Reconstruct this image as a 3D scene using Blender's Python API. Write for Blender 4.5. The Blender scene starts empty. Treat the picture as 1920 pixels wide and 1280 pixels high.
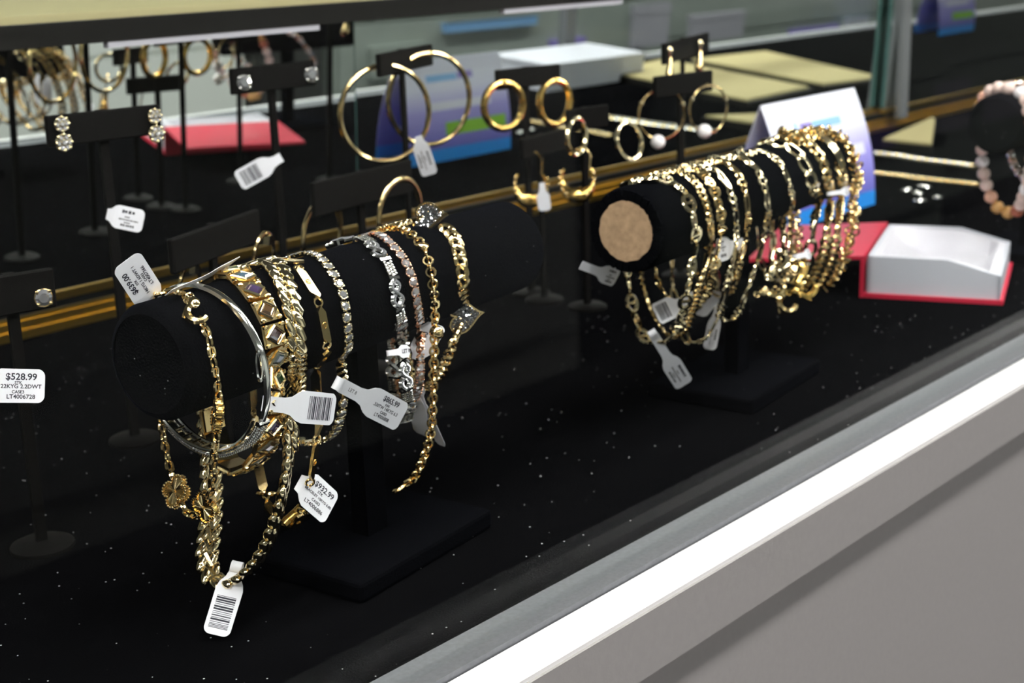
import bpy, bmesh, math, random
from mathutils import Vector, Matrix, Quaternion
random.seed(7)
V = Vector
scene = bpy.context.scene
col = scene.collection

# ------------------------------------------------------------------ camera
F = 2700.0                                   # focal length in pixels of the 1920x1280 photograph
AX = V((0.66126654, -0.22042218, 0.717036))  # world axes in camera space (right, down, forward)
AY = V((-0.74947726, -0.15362667, 0.64395861))
K = 0.914                                    # size of the things on the velvet rolls
AZ = V((-0.03178661, -0.96323055, -0.26678926))
CAM = V((0, 0, 0.29))
def cam2w(c): return V((AX.dot(c), AY.dot(c), AZ.dot(c)))
RIGHT, DOWN, FWD = cam2w(V((1, 0, 0))), cam2w(V((0, 1, 0))), cam2w(V((0, 0, 1)))
cd = bpy.data.cameras.new('camera'); cam = bpy.data.objects.new('camera', cd); col.objects.link(cam)
m = Matrix((RIGHT, -DOWN, -FWD)).transposed().to_4x4(); m.translation = CAM
cam.matrix_world = m
cd.sensor_width = 36; cd.lens = F * 36 / 1920; cd.clip_start = 0.02
cd.dof.use_dof = True; cd.dof.focus_distance = 0.60; cd.dof.aperture_fstop = 15.0
scene.camera = cam

# ------------------------------------------------------------------ world, exposure
w = bpy.data.worlds.new('world'); scene.world = w; w.use_nodes = True
w.node_tree.nodes['Background'].inputs[0].default_value = (0.9, 0.95, 1, 1)
w.node_tree.nodes['Background'].inputs[1].default_value = 0.05
vs = scene.view_settings
vs.view_transform = 'Standard'; vs.look = 'None'; vs.gamma = 1; vs.use_curve_mapping = False
vs.exposure = 0.35
CEIL_E = 26.0      # ceiling troffers
CASE_E = 60.0      # led bar in the showcase

# ------------------------------------------------------------------ pixel helpers
def ray(u, v): return cam2w(V((u - 960, v - 640, F))).normalized()
def deck(u, v, z=0.0):
    d = ray(u, v); return CAM + d * ((z - CAM.z) / d.z)
def onY(u, v, y):
    d = ray(u, v); return CAM + d * ((y - CAM.y) / d.y)
def onP(u, v, P, n):
    d = ray(u, v); return CAM + d * ((P - CAM).dot(n) / d.dot(n))
def atd(u, v, d): return CAM + ray(u, v) * d

# ------------------------------------------------------------------ materials
def new_mat(name):
    mt = bpy.data.materials.new(name); mt.use_nodes = True
    return mt, mt.node_tree.nodes, mt.node_tree.links, mt.node_tree.nodes['Principled BSDF']
def pbr(name, color, rough=0.5, metal=0.0, noise=0.0, scale=200, bump=0.0, spec=0.5, sheen=0.0, coat=0.0):
    mt, n, l, b = new_mat(name)
    b.inputs['Base Color'].default_value = (*color, 1); b.inputs['Roughness'].default_value = rough
    b.inputs['Metallic'].default_value = metal; b.inputs['Specular IOR Level'].default_value = spec
    if sheen: b.inputs['Sheen Weight'].default_value = sheen; b.inputs['Sheen Roughness'].default_value = 0.4
    if coat: b.inputs['Coat Weight'].default_value = coat
    tc = n.new('ShaderNodeTexCoord'); nz = n.new('ShaderNodeTexNoise')
    nz.inputs['Scale'].default_value = scale; nz.inputs['Detail'].default_value = 3
    l.new(tc.outputs['Object'], nz.inputs['Vector'])
    if noise:
        mr = n.new('ShaderNodeMapRange'); mr.inputs[3].default_value = 1 - noise; mr.inputs[4].default_value = 1 + noise
        l.new(nz.outputs['Fac'], mr.inputs[0])
        mx = n.new('ShaderNodeMix'); mx.data_type = 'RGBA'; mx.blend_type = 'MULTIPLY'; mx.inputs[0].default_value = 1
        mx.inputs[6].default_value = (*color, 1); l.new(mr.outputs[0], mx.inputs[7]); l.new(mx.outputs[2], b.inputs['Base Color'])
    if bump:
        bp = n.new('ShaderNodeBump'); bp.inputs['Strength'].default_value = bump; bp.inputs['Distance'].default_value = 0.0004
        l.new(nz.outputs['Fac'], bp.inputs['Height']); l.new(bp.outputs[0], b.inputs['Normal'])
    return mt
def emit(name, color, s):
    mt, n, l, b = new_mat(name)
    b.inputs['Base Color'].default_value = (0.8, 0.8, 0.8, 1)
    b.inputs['Emission Color'].default_value = (*color, 1); b.inputs['Emission Strength'].default_value = s
    return mt
def dusty_velvet(name, color, speck, scale, sheen):
    mt, n, l, b = new_mat(name)
    b.inputs['Roughness'].default_value = 1.0; b.inputs['Specular IOR Level'].default_value = 0.0
    b.inputs['Sheen Weight'].default_value = sheen; b.inputs['Sheen Roughness'].default_value = 0.35
    b.inputs['Sheen Tint'].default_value = (0.55, 0.62, 1, 1)
    tc = n.new('ShaderNodeTexCoord'); vo = n.new('ShaderNodeTexVoronoi'); vo.inputs['Scale'].default_value = scale
    nz = n.new('ShaderNodeTexNoise'); nz.inputs['Scale'].default_value = 9; nz.inputs['Detail'].default_value = 6
    l.new(tc.outputs['Object'], vo.inputs['Vector']); l.new(tc.outputs['Object'], nz.inputs['Vector'])
    sp = n.new('ShaderNodeSeparateColor'); l.new(vo.outputs['Color'], sp.inputs[0])
    a = n.new('ShaderNodeMath'); a.operation = 'LESS_THAN'; a.inputs[1].default_value = 0.10; l.new(vo.outputs['Distance'], a.inputs[0])
    c = n.new('ShaderNodeMath'); c.operation = 'LESS_THAN'; c.inputs[1].default_value = speck; l.new(sp.outputs[0], c.inputs[0])
    d = n.new('ShaderNodeMath'); d.operation = 'MULTIPLY'; l.new(a.outputs[0], d.inputs[0]); l.new(c.outputs[0], d.inputs[1])
    cr = n.new('ShaderNodeMix'); cr.data_type = 'RGBA'; cr.inputs[6].default_value = (*[q * 0.6 for q in color], 1); cr.inputs[7].default_value = (*[q * 1.5 for q in color], 1)
    l.new(nz.outputs['Fac'], cr.inputs[0])
    mx = n.new('ShaderNodeMix'); mx.data_type = 'RGBA'; l.new(d.outputs[0], mx.inputs[0]); l.new(cr.outputs[2], mx.inputs[6]); mx.inputs[7].default_value = (0.6, 0.6, 0.62, 1)
    l.new(mx.outputs[2], b.inputs['Base Color'])
    n2 = n.new('ShaderNodeTexNoise'); n2.inputs['Scale'].default_value = 900; l.new(tc.outputs['Object'], n2.inputs['Vector'])
    bp = n.new('ShaderNodeBump'); bp.inputs['Strength'].default_value = 0.5; bp.inputs['Distance'].default_value = 0.0005
    l.new(n2.outputs['Fac'], bp.inputs['Height']); l.new(bp.outputs[0], b.inputs['Normal'])
    return mt
def glass_mat(name, tint=(0.97, 0.985, 0.98)):
    mt, n, l, b = new_mat(name); n.remove(b)
    out = n['Material Output']; tr = n.new('ShaderNodeBsdfTransparent'); tr.inputs[0].default_value = (*tint, 1)
    gl = n.new('ShaderNodeBsdfGlossy'); gl.inputs['Roughness'].default_value = 0.02; gl.inputs[0].default_value = (1, 1, 1, 1)
    lw = n.new('ShaderNodeLayerWeight'); lw.inputs[0].default_value = 0.5
    p = n.new('ShaderNodeMath'); p.operation = 'POWER'; p.inputs[1].default_value = 5; l.new(lw.outputs['Facing'], p.inputs[0])
    k = n.new('ShaderNodeMath'); k.operation = 'MULTIPLY_ADD'; k.inputs[1].default_value = 0.5; k.inputs[2].default_value = 0.004; l.new(p.outputs[0], k.inputs[0])
    ms = n.new('ShaderNodeMixShader'); l.new(k.outputs[0], ms.inputs[0]); l.new(tr.outputs[0], ms.inputs[1]); l.new(gl.outputs[0], ms.inputs[2])
    l.new(ms.outputs[0], out.inputs[0]); return mt
def gem_mat(name, color, rough=0.03):
    mt, n, l, b = new_mat(name); n.remove(b); out = n['Material Output']
    gl = n.new('ShaderNodeBsdfGlossy'); gl.inputs[0].default_value = (0.95, 0.95, 1, 1); gl.inputs['Roughness'].default_value = rough
    g2 = n.new('ShaderNodeBsdfGlass'); g2.inputs[0].default_value = (*color, 1); g2.inputs['IOR'].default_value = 1.9; g2.inputs['Roughness'].default_value = 0.0
    df = n.new('ShaderNodeBsdfDiffuse'); df.inputs[0].default_value = (*[c * 0.8 for c in color], 1)
    m1 = n.new('ShaderNodeMixShader'); m1.inputs[0].default_value = 0.6; l.new(g2.outputs[0], m1.inputs[1]); l.new(gl.outputs[0], m1.inputs[2])
    m2 = n.new('ShaderNodeMixShader'); m2.inputs[0].default_value = 0.16; l.new(m1.outputs[0], m2.inputs[1]); l.new(df.outputs[0], m2.inputs[2])
    l.new(m2.outputs[0], out.inputs[0]); return mt
def tent_mat():
    mt, n, l, b = new_mat('printed_card'); b.inputs['Roughness'].default_value = 0.35
    tc = n.new('ShaderNodeTexCoord'); sx = n.new('ShaderNodeSeparateXYZ'); l.new(tc.outputs['Object'], sx.inputs[0])
    mr = n.new('ShaderNodeMapRange'); mr.inputs[1].default_value = 0; mr.inputs[2].default_value = 0.1255; l.new(sx.outputs['Z'], mr.inputs[0])
    cr = n.new('ShaderNodeValToRGB'); e = cr.color_ramp.elements
    e[0].position = 0.0; e[0].color = (0.02, 0.28, 0.85, 1); e[1].position = 1.0; e[1].color = (0.80, 0.82, 0.93, 1)
    for p, c in ((0.125, (0.02, 0.28, 0.85, 1)), (0.135, (0.16, 0.15, 0.60, 1)), (0.5, (0.36, 0.32, 0.78, 1)), (0.72, (0.72, 0.72, 0.92, 1))):
        q = e.new(p); q.color = c
    l.new(mr.outputs[0], cr.inputs[0]); l.new(cr.outputs[0], b.inputs['Base Color']); return mt
M = dict(
    velvet=dusty_velvet('black_velvet', (0.0022, 0.0022, 0.0026), 0.16, 240, 0.0015),
    roll=dusty_velvet('black_velvet_roll', (0.0022, 0.0023, 0.003), 0.03, 420, 0.012),
    gold=pbr('yellow_gold', (0.90, 0.68, 0.34), 0.15, 1.0, 0.06, 900, 0.05),
    gold2=pbr('deep_yellow_gold', (0.86, 0.57, 0.18), 0.2, 1.0, 0.08, 900, 0.08),
    pgold=pbr('pale_gold', (0.92, 0.78, 0.50), 0.13, 1.0, 0.05, 700, 0.04),
    satin=pbr('satin_gold', (0.92, 0.66, 0.28), 0.34, 1.0, 0.1, 1500, 0.15),
    rose=pbr('rose_gold', (0.90, 0.55, 0.38), 0.18, 1.0, 0.05, 800, 0.05),
    silver=pbr('white_gold', (0.86, 0.85, 0.82), 0.12, 1.0, 0.04, 700, 0.05),
    pave=pbr('pave_white_gold', (0.75, 0.76, 0.78), 0.08, 1.0), darkplate=pbr('dark_rhodium', (0.09, 0.09, 0.095), 0.4, 1.0), diamond=gem_mat('diamond', (0.95, 0.95, 1.0)), blue=gem_mat('blue_topaz', (0.25, 0.5, 0.75)),
    violet=gem_mat('amethyst', (0.30, 0.18, 0.5)), citrine=gem_mat('smoky_citrine', (0.45, 0.22, 0.05)),
    garnet=gem_mat('garnet', (0.14, 0.03, 0.03)), teal=gem_mat('dark_teal_stone', (0.03, 0.12, 0.14)), green=gem_mat('green_stone', (0.12, 0.28, 0.06)),
    pearl=pbr('pearl', (0.85, 0.82, 0.84), 0.25, 0, 0.05, 60, 0, coat=0.5),
    paper=pbr('tag_paper', (0.78, 0.78, 0.84), 0.45, 0, 0.02, 400),
    ink=pbr('black_ink', (0.015, 0.015, 0.03), 0.6, 0, 0.02, 400),
    acrylic=pbr('black_acrylic', (0.004, 0.0036, 0.0036), 0.6, 0, 0.1, 120, spec=0.06),
    mirror=pbr('mirror_glass', (0.90, 0.94, 0.92), 0.0, 1.0),
    edge=pbr('green_glass_edge', (0.07, 0.16, 0.15), 0.15, 0, 0.1, 40),
    glass=glass_mat('pane_glass'),
    brass=pbr('brass_track', (0.72, 0.46, 0.08), 0.28, 1.0, 0.12, 60, 0.1),
    dark=pbr('dark_channel', (0.010, 0.0095, 0.009), 0.6, 0, 0.2, 50, spec=0.1),
    alu=pbr('dusty_grey_aluminium', (0.20, 0.21, 0.23), 0.5, 0.5, 0.2, 400, 0.03),
    white=pbr('white_paint', (0.86, 0.86, 0.87), 0.5, 0, 0.03, 30, 0.15),
    grey=pbr('grey_paint', (0.36, 0.345, 0.345), 0.6, 0, 0.05, 220, 0.35),
    khaki=pbr('khaki_linen', (0.42, 0.36, 0.17), 0.9, 0, 0.12, 500, 0.4),
    cork=pbr('raw_chipboard', (0.40, 0.26, 0.155), 0.9, 0, 0.45, 260, 0.8),
    red=pbr('red_box_paper', (0.62, 0.022, 0.06), 0.4, 0, 0.05, 50),
    boxwhite=pbr('white_box_paper', (0.58, 0.60, 0.68), 0.6, 0, 0.03, 60),
    foam=pbr('white_satin_lining', (0.70, 0.69, 0.76), 0.6, 0, 0.03, 30, 0.1),
    card=tent_mat(),
    cardgrey=pbr('plain_card', (0.45, 0.44, 0.50), 0.7, 0, 0.03, 60),
    lime=pbr('lime_print', (0.25, 0.55, 0.03), 0.5), paleblue=pbr('pale_blue_print', (0.25, 0.5, 0.88), 0.5),
    purple=pbr('purple_print', (0.28, 0.22, 0.66), 0.5), palewhite=pbr('white_print', (0.72, 0.72, 0.88), 0.5),
    carpet=pbr('dark_carpet', (0.035, 0.036, 0.04), 0.95, 0, 0.3, 25, 0.3),
    wall=pbr('store_wall_paint', (0.30, 0.32, 0.30), 0.8, 0, 0.04, 4),
    ceilm=pbr('ceiling_tile', (0.35, 0.35, 0.35), 0.9, 0, 0.05, 30),
    cabinet=pbr('white_laminate', (0.92, 0.94, 0.90), 0.4, 0, 0.02, 5), tealcab=pbr('grey_green_laminate', (0.34, 0.38, 0.35), 0.5, 0, 0.1, 6),
    darkcab=pbr('dark_laminate', (0.04, 0.042, 0.04), 0.5, 0, 0.1, 6),
    troffer=emit('troffer_light', (1, 0.97, 0.93), CEIL_E), ledm=emit('led_light', (1, 0.96, 0.9), CASE_E),
    peach=pbr('peach_bead', (0.75, 0.42, 0.30), 0.3, 0, 0.1, 80), tan=pbr('amber_bead', (0.55, 0.30, 0.10), 0.3, 0, 0.1, 80), brick=pbr('rust_bead', (0.42, 0.12, 0.07), 0.3, 0, 0.1, 80),
    blush=pbr('blush_bead', (0.72, 0.55, 0.50), 0.3, 0, 0.1, 80),
)

# ------------------------------------------------------------------ mesh builder
class MB:
    def __init__(s): s.v = []; s.f = []
    def add(s, vs_, fs):
        o = len(s.v); s.v += [V(p) for p in vs_]; s.f += [[i + o for i in q] for q in fs]; return s
    def box(s, c, size, rot=None):
        x, y, z = [q / 2 for q in size]; c = V(c)
        P = [V((a * x, b * y, d * z)) for a in (-1, 1) for b in (-1, 1) for d in (-1, 1)]
        if rot is not None: P = [rot @ p for p in P]
        return s.add([p + c for p in P], [[0, 1, 3, 2], [4, 6, 7, 5], [0, 4, 5, 1], [2, 3, 7, 6], [0, 2, 6, 4], [1, 5, 7, 3]])
    def quadbox(s, base, top):
        return s.add(list(base) + list(top), [[3, 2, 1, 0], [4, 5, 6, 7], [0, 1, 5, 4], [1, 2, 6, 5], [2, 3, 7, 6], [3, 0, 4, 7]])
    def tube(s, pts, r, n=6, closed=False, flat=1.0, up=None):
        pts = [V(p) for p in pts]; N = len(pts); vs_ = []; fs = []
        for i, p in enumerate(pts):
            a = pts[(i - 1) % N] if (closed or i) else pts[i]; b = pts[(i + 1) % N] if (closed or i < N - 1) else pts[i]
            t = (b - a).normalized(); u = V(up) if up else (V((0, 0, 1)) if abs(t.z) < 0.95 else V((1, 0, 0)))
            e = t.cross(u).normalized(); g = e.cross(t)
            rr = r[i] if isinstance(r, (list, tuple)) else r
            vs_ += [p + e * math.cos(q) * rr + g * math.sin(q) * rr * flat for q in [2 * math.pi * k / n for k in range(n)]]
        for i in range(N if closed else N - 1):
            j = (i + 1) % N
            fs += [[i * n + k, i * n + (k + 1) % n, j * n + (k + 1) % n, j * n + k] for k in range(n)]
        if not closed: fs += [list(range(n))[::-1], [(N - 1) * n + k for k in range(n)]]
        return s.add(vs_, fs)
    def ring(s, a, b, r, seg=14, n=6, c=(0, 0, 0), flat=1.0, stadium=0.0):
        P = []
        for k in range(seg):
            q = 2 * math.pi * k / seg; x, y = a * math.cos(q), b * math.sin(q)
            if stadium: x += stadium * (1 if math.cos(q) > 0 else -1) * min(1, abs(math.cos(q)) * 3)
            P.append(V((x, y, 0)) + V(c))
        return s.tube(P, r, n, True, flat, (0, 0, 1))
    def lathe(s, prof, n=24, c=(0, 0, 0), axis='z'):
        vs_ = []; fs = []; c = V(c)
        for r, z in prof:
            for k in range(n):
                q = 2 * math.pi * k / n; p = (r * math.cos(q), r * math.sin(q), z)
                if axis == 'x': p = (p[2], p[0], p[1])
                vs_.append(V(p) + c)
        for i in range(len(prof) - 1):
            fs += [[i * n + k, i * n + (k + 1) % n, (i + 1) * n + (k + 1) % n, (i + 1) * n + k] for k in range(n)]
        fs += [list(range(n))[::-1], [(len(prof) - 1) * n + k for k in range(n)]]
        return s.add(vs_, fs)
    def ball(s, c, r, n=8, sq=(1, 1, 1)):
        k = max(3, n // 2); c = V(c)
        vs_ = [V((0, 0, -r * sq[2])) + c]; fs = []
        for i in range(1, k):
            a = math.pi * i / k - math.pi / 2
            vs_ += [V((r * math.cos(a) * math.cos(q) * sq[0], r * math.cos(a) * math.sin(q) * sq[1], r * math.sin(a) * sq[2])) + c for q in [2 * math.pi * j / n for j in range(n)]]
        vs_.append(V((0, 0, r * sq[2])) + c); L = len(vs_) - 1
        for j in range(n):
            fs.append([0, 1 + (j + 1) % n, 1 + j]); fs.append([L, L - n + j, L - n + (j + 1) % n])
            for i in range(k - 2):
                o = 1 + i * n; fs.append([o + j, o + (j + 1) % n, o + n + (j + 1) % n, o + n + j])
        return s.add(vs_, fs)
    def prism(s, out, z0, z1):
        n = len(out); vs_ = [(x, y, z0) for x, y in out] + [(x, y, z1) for x, y in out]
        return s.add(vs_, [list(range(n))[::-1], list(range(n, 2 * n))] + [[i, (i + 1) % n, n + (i + 1) % n, n + i] for i in range(n)])
    def xf(s, mt): s.v = [mt @ p for p in s.v]; return s
    def clampz(s, lo, hi):
        for p in s.v: p.z = min(max(p.z, lo), hi)
        return s
    def mesh(s, name, mat, smooth=True):
        me = bpy.data.meshes.new(name); me.from_pydata([tuple(p) for p in s.v], [], s.f)
        me.materials.append(mat)
        bm = bmesh.new(); bm.from_mesh(me); bmesh.ops.recalc_face_normals(bm, faces=bm.faces)
        if smooth:
            for f in bm.faces: f.smooth = True
            for e in bm.edges:
                if len(e.link_faces) == 2 and e.calc_face_angle(0) > 0.75: e.smooth = False
        bm.to_mesh(me); bm.free(); return me
    def build(s, name, mat, parent=None, smooth=True, M4=None):
        return put(name, s.mesh(name, mat, smooth), parent, M4)
def put(name, me, parent=None, M4=None):
    """link a mesh object; M4 is its matrix in world space (parents are translation/rotation empties)"""
    o = bpy.data.objects.new(name, me); col.objects.link(o)
    M4 = M4.copy() if M4 is not None else (Matrix.Identity(4))
    if parent is not None:
        o.parent = parent; o.matrix_parent_inverse = Matrix.Identity(4)
        o.matrix_basis = world_of(parent).inverted() @ M4
    else: o.matrix_basis = M4
    return o
def world_of(o):
    mt = o.matrix_basis.copy()
    while o.parent is not None: o = o.parent; mt = o.matrix_basis @ mt
    return mt
def thing(name, label, cat, loc=(0, 0, 0), group=None):
    o = bpy.data.objects.new(name, None); col.objects.link(o); o.empty_display_size = 0.01
    o.matrix_basis = Matrix.Translation(V(loc)); return tag(o, label, cat, group)
def tag(o, label, cat, group=None):
    o['label'] = label; o['category'] = cat
    if group: o['group'] = group
    return o
def struct(name, mb, mat, smooth=False):
    o = mb.build(name, mat, None, smooth); o['kind'] = 'structure'; return o
def frame(x, y, z, p):
    mt = Matrix((x, y, z)).transposed().to_4x4(); mt.translation = p; return mt
def T(v): return Matrix.Translation(V(v))

# ------------------------------------------------------------------ the shop around
struct('floor', MB().box((3, -0.8, -0.80), (14, 8.4, 0.04)), M['carpet'])
struct('ceiling', MB().box((3, -0.8, 2.02), (14, 8.4, 0.04)), M['ceilm'])
struct('wall_back', MB().box((3, 3.42, 0.6), (14, 0.04, 2.8)), M['wall'])
struct('wall_front', MB().box((3, -5.02, 0.6), (14, 0.04, 2.8)), M['wall'])
struct('wall_left', MB().box((-4.02, -0.8, 0.6), (0.04, 8.4, 2.8)), M['wall'])
struct('wall_right', MB().box((10.02, -0.8, 0.6), (0.04, 8.4, 2.8)), M['wall'])
k = 0
for x in (-1.6, 0.55, 2.7, 4.9, 7.1):
    for y in (-3.2, -0.5):
        t = thing('ceiling_light', 'rectangular ceiling light panel above the shop, row %s' % ('by the far wall' if y < -2 else 'over the aisle' if y < 0 else 'behind the showcase'), 'light', (x, y, 1.99), 'ceiling light panels')
        t['label'] = {-3.2: 'ceiling light panel in the row by the far wall', -0.5: 'ceiling light panel in the row over the aisle', 1.25: 'ceiling light panel in the row behind the showcase'}[y]
        MB().box((x, y, 1.985), (1.1, 0.28, 0.01)).build('diffuser', M['troffer'], t, False)
        fr = MB()
        for dx, dy, sx, sy in ((0, .155, 1.16, .03), (0, -.155, 1.16, .03), (.565, 0, .03, .34), (-.565, 0, .03, .34)): fr.box((x + dx, y + dy, 1.982), (sx, sy, 0.02))
        fr.build('frame', M['white'], t, False)
# counters across the aisle, seen only in the mirror
def counter(name, label, x0, x1, y0, y1, zt, body, n):
    t = thing(name, label, 'counter', ((x0 + x1) / 2, (y0 + y1) / 2, -0.78), 'counters across the aisle')
    MB().box(((x0 + x1) / 2, (y0 + y1) / 2, (zt - 0.78) / 2), (x1 - x0, y1 - y0, zt + 0.78)).build('body', M[body], t, False)
    MB().box(((x0 + x1) / 2, (y0 + y1) / 2, zt + 0.015), (x1 - x0 + 0.04, y1 - y0 + 0.04, 0.03)).build('top', M['white' if body == 'cabinet' else body], t, False)
    for i in range(n):
        MB().box(((x0 + x1) / 2, y1 + 0.008, -0.66 + i * (zt + 0.62) / n + (zt + 0.62) / n / 2), (x1 - x0 - 0.04, 0.016, (zt + 0.62) / n - 0.012)).build('front_panel', M[body], t, False)
counter('wall_cabinet', 'tall white cabinet with horizontal panels reflected left in the mirror', 0.9, 2.80, -2.0, -1.5, 0.62, 'cabinet', 6)
counter('dark_cabinet', 'dark cabinet beside the white one in the reflection', 2.83, 3.12, -2.0, -1.5, 0.62, 'darkcab', 3)
counter('store_counter', 'grey green counter reflected behind the medium hoops', 3.16, 4.9, -2.0, -1.5, 0.05, 'tealcab', 3)
counter('display_counter', 'long grey green counter reflected at the upper right', 5.2, 8.6, -2.6, -1.8, 0.0, 'tealcab', 3)

# ------------------------------------------------------------------ showcase
YF, YB = 0.402, 1.024          # inner front edge of the deck, front of the brass track
X0, X1 = -0.9, 4.4
case = thing('showcase', 'long glass jewellery showcase with black velvet deck and white sill', 'showcase', (1.7, 0.7, -0.78))
XC, XL = (X0 + X1) / 2, X1 - X0
MB().box((XC, (YF + 1.09) / 2, -0.008), (XL, 1.09 - YF, 0.016)).build('deck', M['velvet'], case, False)
MB().box((XC, 0.392, -0.004), (XL, 0.020, 0.008)).box((XC, 0.3805, -0.003), (XL, 0.0035, 0.010)).build('glass_channel', M['alu'], case, False)
MB().box((XC, 0.3835, -0.009), (XL, 0.009, 0.004)).build('channel_gasket', M['dark'], case, False)
MB().box((XC, 0.3665, -0.018), (XL, 0.023, 0.034)).build('sill', M['white'], case, False)
MB().box((XC, 0.3543, -0.019), (XL, 0.0015, 0.032)).build('sill_face', M['grey'], case, False)
MB().box((XC, 0.374, -0.405), (XL, 0.02, 0.75)).build('base_panel', M['grey'], case, False)
MB().box((XC, 0.72, -0.40), (XL, 0.66, 0.75)).build('base_body', M['darkcab'], case, False)
MB().box((XC, 0.391, 0.22), (XL, 0.005, 0.44)).build('front_glass', M['glass'], case, False)
MB().box((XC, 0.391, 0.452), (XL, 0.03, 0.024)).build('top_rail', M['alu'], case, False)
MB().box((XC, 0.722, 0.462), (XL, 0.632, 0.006)).build('top_glass', M['glass'], case, False)
MB().box((2.055, 0.389, 0.22), (0.03, 0.016, 0.44)).build('glass_joint_post', M['alu'], case, False)
tr = MB().box((XC, YB + 0.002, 0.0035), (XL, 0.004, 0.007)).box((XC, YB + 0.004, 0.0105), (XL, 0.0035, 0.007)).box((XC, YB + 0.006, 0.0155), (XL, 0.004, 0.003))
tr.build('door_track', M['brass'], case, False)
MB().box((XC, YB + 0.026, 0.008), (XL, 0.032, 0.016)).build('track_channel', M['dark'], case, False)
TILT = math.radians(3.0)
def door(x0, x1, yb):
    n = V((0, -math.cos(TILT), -math.sin(TILT))); up = V((0, -math.sin(TILT), math.cos(TILT)))
    P = lambda x, s, d: V((x, yb, 0)) + up * s - n * d
    def slab(xa, xb, s0, s1, d0, d1):
        return [P(xa, s0, d0), P(xb, s0, d0), P(xb, s0, d1), P(xa, s0, d1)], [P(xa, s1, d0), P(xb, s1, d0), P(xb, s1, d1), P(xa, s1, d1)]
    d = MB().quadbox(*slab(x0, x1, 0.030, 0.46, 0.0004, 0.006)).build('mirror_door', M['edge'], case, False)
    MB().add([P(x0 + .0015, .030, 0), P(x1 - .0015, .030, 0), P(x1 - .0015, .46, 0), P(x0 + .0015, .46, 0)], [[0, 1, 2, 3]]).build('mirror_face', M['mirror'], d, False)
    MB().quadbox(*slab(x0, x1, 0.024, 0.031, -0.0015, 0.0075)).build('door_shoe', M['brass'], d, False)
door(X0, 0.930, 1.031); door(0.86, 2.05, 1.043); door(2.0, X1, 1.031)
MB().box((2.035, 1.018, 0.24), (0.026, 0.008, 0.45)).build('door_stile', M['alu'], case, False)
# khaki covered shelf in front of the mirror top (upper left)
sh = thing('shelf', 'dark edged shelf with khaki top running across the upper left', 'shelf', (0.13, 0.94, 0.23))
MB().box((0.13, 0.866, 0.2415), (2.06, 0.012, 0.0150)).build('shelf_front', M['dark'], sh, False)
MB().box((0.13, 0.948, 0.2455), (2.06, 0.150, 0.006)).build('shelf_top', M['khaki'], sh, False)
for px in ((205, 600), (950, 1170)):
    a = onY(px[0], 80, 0.859); b = onY(px[1], 30, 0.859)
    MB().box(((a.x + b.x) / 2, 0.8635, 0.2322), (b.x - a.x, 0.006, 0.0045)).build('light_strip_cover', M['cardgrey'], sh, False)
led = thing('led_bar', 'led light bar along the top front edge inside the showcase', 'light', (1.0, 0.43, 0.43))
MB().box((1.3, 0.425, 0.437), (4.2, 0.02, 0.008)).build('housing', M['alu'], led, False)
MB().box((1.3, 0.428, 0.4315), (4.2, 0.012, 0.003)).build('diffuser', M['ledm'], led, False)

# ------------------------------------------------------------------ bracelet rolls
class Roll:
    def __init__(s, A, B, R):
        s.A, s.B, s.R = A, B, R; s.a = (B - A).normalized(); s.L = (B - A).length
        s.up = V((0, 0, 1)); s.l = s.up.cross(s.a).normalized()
        if s.l.y > 0: s.l = -s.l
    def rp(s, t, ang, r): 
        q = math.radians(ang); return s.A + s.a * t + s.l * (math.cos(q) * r) + s.up * (math.sin(q) * r)
    def s_of(s, P): return (P - s.A).dot(s.a)
    def cyl(s, u, v, r):
        d = ray(u, v); w_ = CAM - s.A
        dp = d - s.a * d.dot(s.a); wp = w_ - s.a * w_.dot(s.a)
        a, b, c = dp.dot(dp), 2 * dp.dot(wp), wp.dot(wp) - r * r; D = b * b - 4 * a * c
        t = (-b - math.sqrt(D)) / (2 * a) if D > 0 else -b / (2 * a)
        P = CAM + d * t
        if D <= 0:
            q = s.A + s.a * s.s_of(P); P = q + (P - q).normalized() * r
        return P
    def lat(s, u, v, off): return onP(u, v, s.A + s.l * off, s.l)
ZR = .130
T1 = Roll(deck(278, 683, ZR), deck(955, 460, ZR), .0272 * K)
T2 = Roll(deck(1175, 433, ZR), deck(1548, 304, ZR), .0272 * K)
T3 = Roll(deck(1866, 234, ZR), deck(2010, 185, ZR), .0272 * K)
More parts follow.
